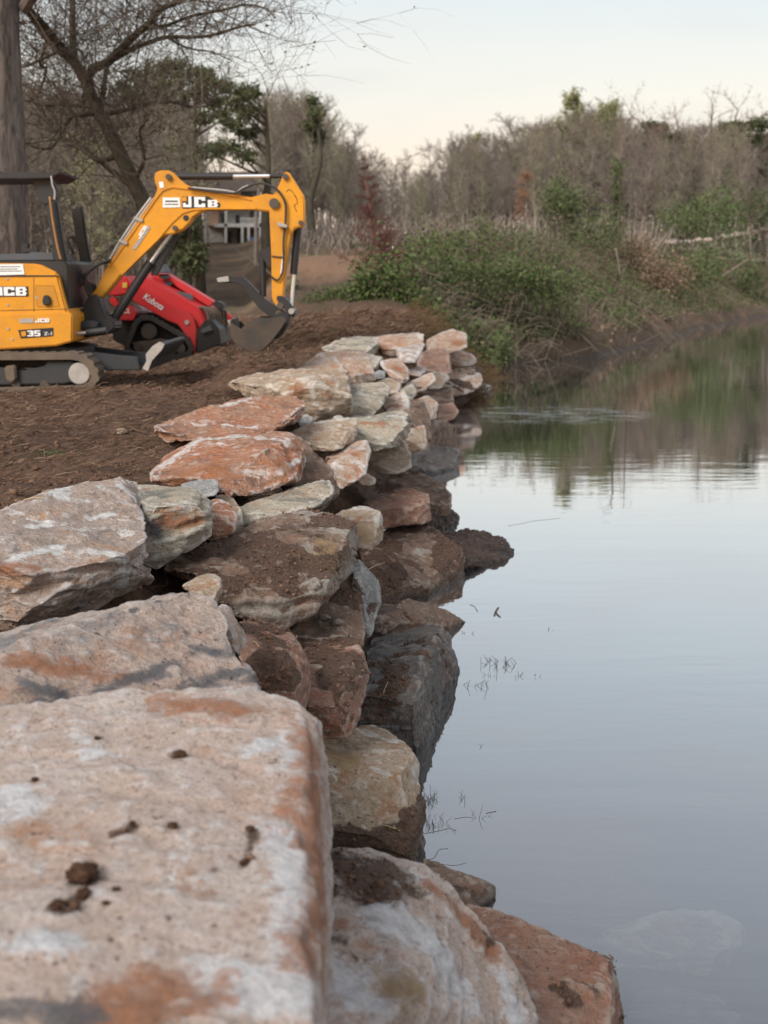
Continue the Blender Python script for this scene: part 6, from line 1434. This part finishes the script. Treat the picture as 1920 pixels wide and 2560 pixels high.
for i, (px, py, Y, rw, rh, n, mt, lb) in enumerate(BU):
    if px > 1380: Y = max(Y, bank_y(px, np.interp(py, [500, 600, 700], [8, 6, 2])))
    bush(px, py, Y, rw, rh, n, M[mt], lb, 700 + i, leaf=.06 * Y / 55)
# dead branches and logs on the bank
def deadwood(pts, Y, r0, r1, label, name='dead_branch', mat=None, k=7):
    Y = max(Y, max(bank_y(p[0]) for p in pts) + (5 if name == 'dead_snag' else .6)); sc_ = Y / 50
    r0, r1 = r0 * sc_, r1 * sc_
    P = spline([at(p[0], p[1], Y) for p in pts], 5); b_ = P[0].copy()
    v, f = tube(P - b_, np.linspace(r0, r1, len(P)) * .7, k); me = bpy.data.meshes.new(name); me.from_pydata([tuple(x) for x in v], [], f)
    return tag(link(name, me, mat or M['bark'], loc=tuple(b_), smooth=True), label, 'branch', 'dead wood on the far bank')
PALE = mat_bark('bleached_wood', (.15, .125, .095), (.24, .20, .16))
for a in [([(1555, 735), (1600, 760), (1660, 795), (1680, 800)], 46, .13, .10, "thick fallen log slanting down into the water", 'fallen_log', M['bark_d']),
          ([(1250, 780), (1310, 735), (1360, 700), (1398, 677)], 47, .05, .03, "long pale branch leaning up the far bank"), ([(1345, 750), (1365, 715), (1380, 700)], 46.5, .04, .02, "short pale branch beside the long leaning one"),
          ([(1385, 760), (1420, 748), (1464, 734)], 46, .04, .03, "pale branch pointing right above the water"), ([(1285, 810), (1300, 775), (1312, 756), (1330, 768)], 46, .03, .02, "pale kinked branch near the rounded end of the bank"),
          ([(1165, 815), (1220, 806), (1265, 798)], 44, .04, .03, "grey branch lying level above the rounded bank"), ([(1538, 620), (1545, 650), (1550, 690)], 48, .05, .04, "bleached upright stub in the middle of the far bank"),
          ([(1530, 860), (1570, 835), (1590, 800), (1590, 770), (1612, 740)], 45, .05, .03, "curved pale branch rising from the water"), ([(1418, 900), (1418, 850), (1424, 825)], 45.5, .035, .025, "pale bent stick at the waterline"),
          ([(1805, 690), (1840, 668), (1870, 648)], 55, .05, .04, "pale branch on the right slope"), ([(1545, 700), (1548, 560), (1552, 470), (1545, 430), (1530, 415)], 53, .055, .03, "tall dead snag wrapped in vine on the far bank", 'dead_snag', M['bark_d']), ([(1578, 660), (1580, 540), (1584, 430)], 54, .035, .02, "thin upright dead stem beside the snag", 'dead_snag', M['bark_d'])]:
    pts, Y, r0, r1, lb = a[:5]; deadwood(pts, Y, r0, r1, lb, a[5] if len(a) > 5 else 'dead_branch', a[6] if len(a) > 6 else PALE)
# stones of the pale path edge on the right crest
WS = rock_mat('gneiss', 990)
for i, (px, py, r) in enumerate([(1680, 605, .20), (1700, 606, .14), (1722, 604, .16), (1748, 601, .17), (1770, 599, .15), (1792, 596, .2), (1815, 592, .17), (1838, 588, .19), (1862, 585, .16), (1885, 580, .2), (1908, 576, .2)]):
    Y = bank_y(px, 7.5); r = r * Y / 62; p = at(px, py, Y); g = np.random.default_rng(800 + i)
    bm = bmesh.new(); bmesh.ops.create_icosphere(bm, subdivisions=2, radius=1); V = np.array([x.co[:] for x in bm.verts]); V = V * (1 + .3 * fbm(V, 1.2, 2, i))[:, None] * np.array((r * 1.6, r, r * .7))
    for v_, c_ in zip(bm.verts, V): v_.co = c_
    me = bpy.data.meshes.new('crest_stone'); bm.to_mesh(me); bm.free()
    o = link('crest_stone', me, WS, loc=tuple(p)); tag(o, ("first", "second", "third", "fourth", "fifth", "sixth", "seventh", "eighth", "ninth", "tenth", "last")[i] + " pale stone from the left in the row edging the right crest", 'stone', 'pale stones along the right crest')

# flag and road
FL = Thing('flag', tuple(at(985, 655, 62)), "small white drooping flag on a thin pole in the distance", 'flag')
V, F = tube(np.array([at(985, 690, 62), at(984, 615, 62)]), .02, 6); FL.part('pole', V, F, M['bare'])
V, F = prism([xz(979, 616, 62), xz(982, 616, 62), xz(990, 632, 62), xz(991, 640, 62), (xz(984, 643, 62)), xz(979, 638, 62)], 1, 61.96, 62.04); FL.part('cloth', V, F, M['white'])
rx = np.linspace(-16, -5.0, 40); rv = np.array([(x, y, gz(x, y) * 0 + float(ground_z(np.array([x]), np.array([y]))[0]) + .03) for y in (44.2, 45.2, 46.2) for x in rx]); m_ = len(rx)
rf = [(j * m_ + i, j * m_ + i + 1, (j + 1) * m_ + i + 1, (j + 1) * m_ + i) for j in range(2) for i in range(m_ - 1)]
me = bpy.data.meshes.new('road'); me.from_pydata([tuple(x) for x in rv], [], rf)
bq = NB('road_asphalt'); nq = bq.noise(bq.coord("Object"), 20, 6); RM = bq.done(bq.ramp(nq, [(.3, (.16, .165, .17)), (.7, (.23, .235, .24))]), .85)
tag(link('road', me, RM, smooth=True), kind='structure')

# pale footpath along the crest of the far bank
pv = []; pq = np.linspace(935, 1990, 120)
for px in pq:
    for dd in (6.6, 8.6):
        Y = bank_y(px, dd); x = (px - 960) / FPX * Y; pv.append((x, Y, float(ground_z(np.array([x]), np.array([Y]), False)[0]) + .04))
me = bpy.data.meshes.new('footpath'); me.from_pydata(pv, [], [(2 * i, 2 * i + 2, 2 * i + 3, 2 * i + 1) for i in range(len(pq) - 1)])
bq = NB('footpath_dirt'); nq = bq.noise(bq.coord("Object"), 3, 6); tag(link('footpath', me, bq.done(bq.ramp(nq, [(.3, (.20, .15, .10)), (.7, (.36, .29, .22))]), .9), smooth=True), kind='structure')
# grass sprigs on the soil
def sprig(px, py, Y, h, n, label, seed):
    g = np.random.default_rng(seed); x = float(at(px, py, Y)[0]); c = np.array((x, Y, gz(x, Y)))
    A = c + np.stack([g.normal(0, .07, n), g.normal(0, .07, n), np.zeros(n)], 1); B = A + np.stack([g.normal(0, .05, n), g.normal(0, .05, n), g.uniform(.4, 1, n) * h], 1)
    v, f = segs_mesh(A - c, B - c, np.full(n, .005), np.full(n, .001), 3)
    tag(link('grass_sprig', mesh_np('grass_sprig', v, f, 4), M['leaf'], loc=tuple(c)), label, 'grass', 'green sprigs on the soil')
sprig(660, 895, 19.0, .14, 90, "largest green grass tuft on the soil below the bucket", 1); sprig(545, 950, 16.2, .06, 40, "thin green grass patch left of the square tan block", 2); sprig(120, 1120, 10.4, .05, 30, "faint green grass patch on the soil at left", 3)
sprig(835, 815, 31.0, .2, 60, "green weeds on the straw berm behind the far rows", 4); sprig(230, 850, 22, .3, 160, "green grass seen between the two machines", 5)
def post(px, py, Y):
    x = float(at(px, py, Y)[0]); z = gz(x, Y); V, F = prism([(x - .035, z - .1), (x + .035, z - .1), (x + .03, z + .2), (x - .028, z + .22)], 1, Y - .03, Y + .03)
    b_ = np.array((x, Y, z)); me = bpy.data.meshes.new('wooden_stake'); me.from_pydata([tuple(v - b_) for v in V], [], F)
    tag(link('wooden_stake', me, M['bark_d'], loc=tuple(b_)), "short dark stake in the soil behind the square tan block", 'stake')
post(686, 930, 16.6)

# ------------------------------------------------------------------ the house on the hill
HY = 150.0
HM = mat_paint('house_wall', (.40, .385, .355), .8, .15); HT = mat_paint('house_trim', (.5, .49, .46), .7, .1); HD = mat_paint('window_dark', (.03, .035, .04), .2, .05); HR = mat_paint('roof_shingle', (.12, .10, .09), .9, .3)
HB = mat_paint('house_brick', (.42, .27, .19), .9, .2)
hc = at(590, 606, HY); HS = Thing('house', (hc[0], HY + 4, hc[2]), "two storey pale house with a covered deck, seen under the boom", 'house')
def hp(name, x0, y0, x1, y1, Ya, Yb, mat, parent=None): 
    V, F = prism([xz(x0, y1, HY), xz(x1, y1, HY), xz(x1, y0, HY), xz(x0, y0, HY)], 1, Ya, Yb); return HS.part(name, V, F, mat, parent)
wl = hp('wall', 500, 470, 664, 612, HY + 3, HY + 11, HM)
hp('brick_bay', 512, 480, 541, 562, HY + 2.2, HY + 3.0, HB)
V, F = prism([(xz(490, 478, HY)[0], xz(490, 478, HY)[1]), (xz(674, 478, HY)[0], xz(674, 478, HY)[1]), (xz(640, 430, HY)[0], xz(640, 430, HY)[1]), (xz(524, 430, HY)[0], xz(524, 430, HY)[1])], 1, HY - .3, HY + 12); HS.part('roof', V, F, HR)
for x0, y0, x1, y1 in [(547, 530, 556, 556), (581, 534, 592, 556), (617, 522, 628, 546), (635, 522, 646, 546), (560, 575, 572, 606)]:
    wf = hp('window_frame', x0 - 2, y0 - 2, x1 + 2, y1 + 2, HY + 2.9, HY + 3.02, HT, wl); hp('window_pane', x0, y0, x1, y1, HY + 2.84, HY + 2.92, HD, wl)
hp('door', 586, 570, 602, 606, HY + 2.86, HY + 3.02, HD, wl); hp('door', 626, 569, 645, 606, HY + 2.86, HY + 3.02, HD, wl); hp('door', 612, 569, 617, 606, HY + 2.86, HY + 3.02, HD, wl)
hp('deck', 535, 559, 658, 568, HY - .2, HY + 3.0, HT)
for x0 in (562, 603, 619, 648): hp('deck_post', x0, 480 if x0 in (562, 648) else 568, x0 + 6, 607, HY - .2, HY + .1, HT)
hp('railing', 600, 545, 652, 548, HY - .15, HY, HT)
for i in range(13): hp('baluster', 602 + i * 4, 548, 603 + i * 4, 559, HY - .12, HY - .04, HT)
for x0 in (506,): hp('downpipe', x0, 480, x0 + 3, 606, HY + 2.8, HY + 2.95, HT)
TB = Thing('blue_tub', tuple(at(638, 603, HY - .6)), "blue tub standing under the deck of the distant house", 'tub')
V, F = prism([xz(629, 603, HY - .6), xz(648, 603, HY - .6), xz(650, 593, HY - .6), xz(628, 593, HY - .6)], 1, HY - 1.0, HY - .3); TB.part('tub', V, F, mat_paint('blue_plastic', (.05, .13, .42), .4, .1))
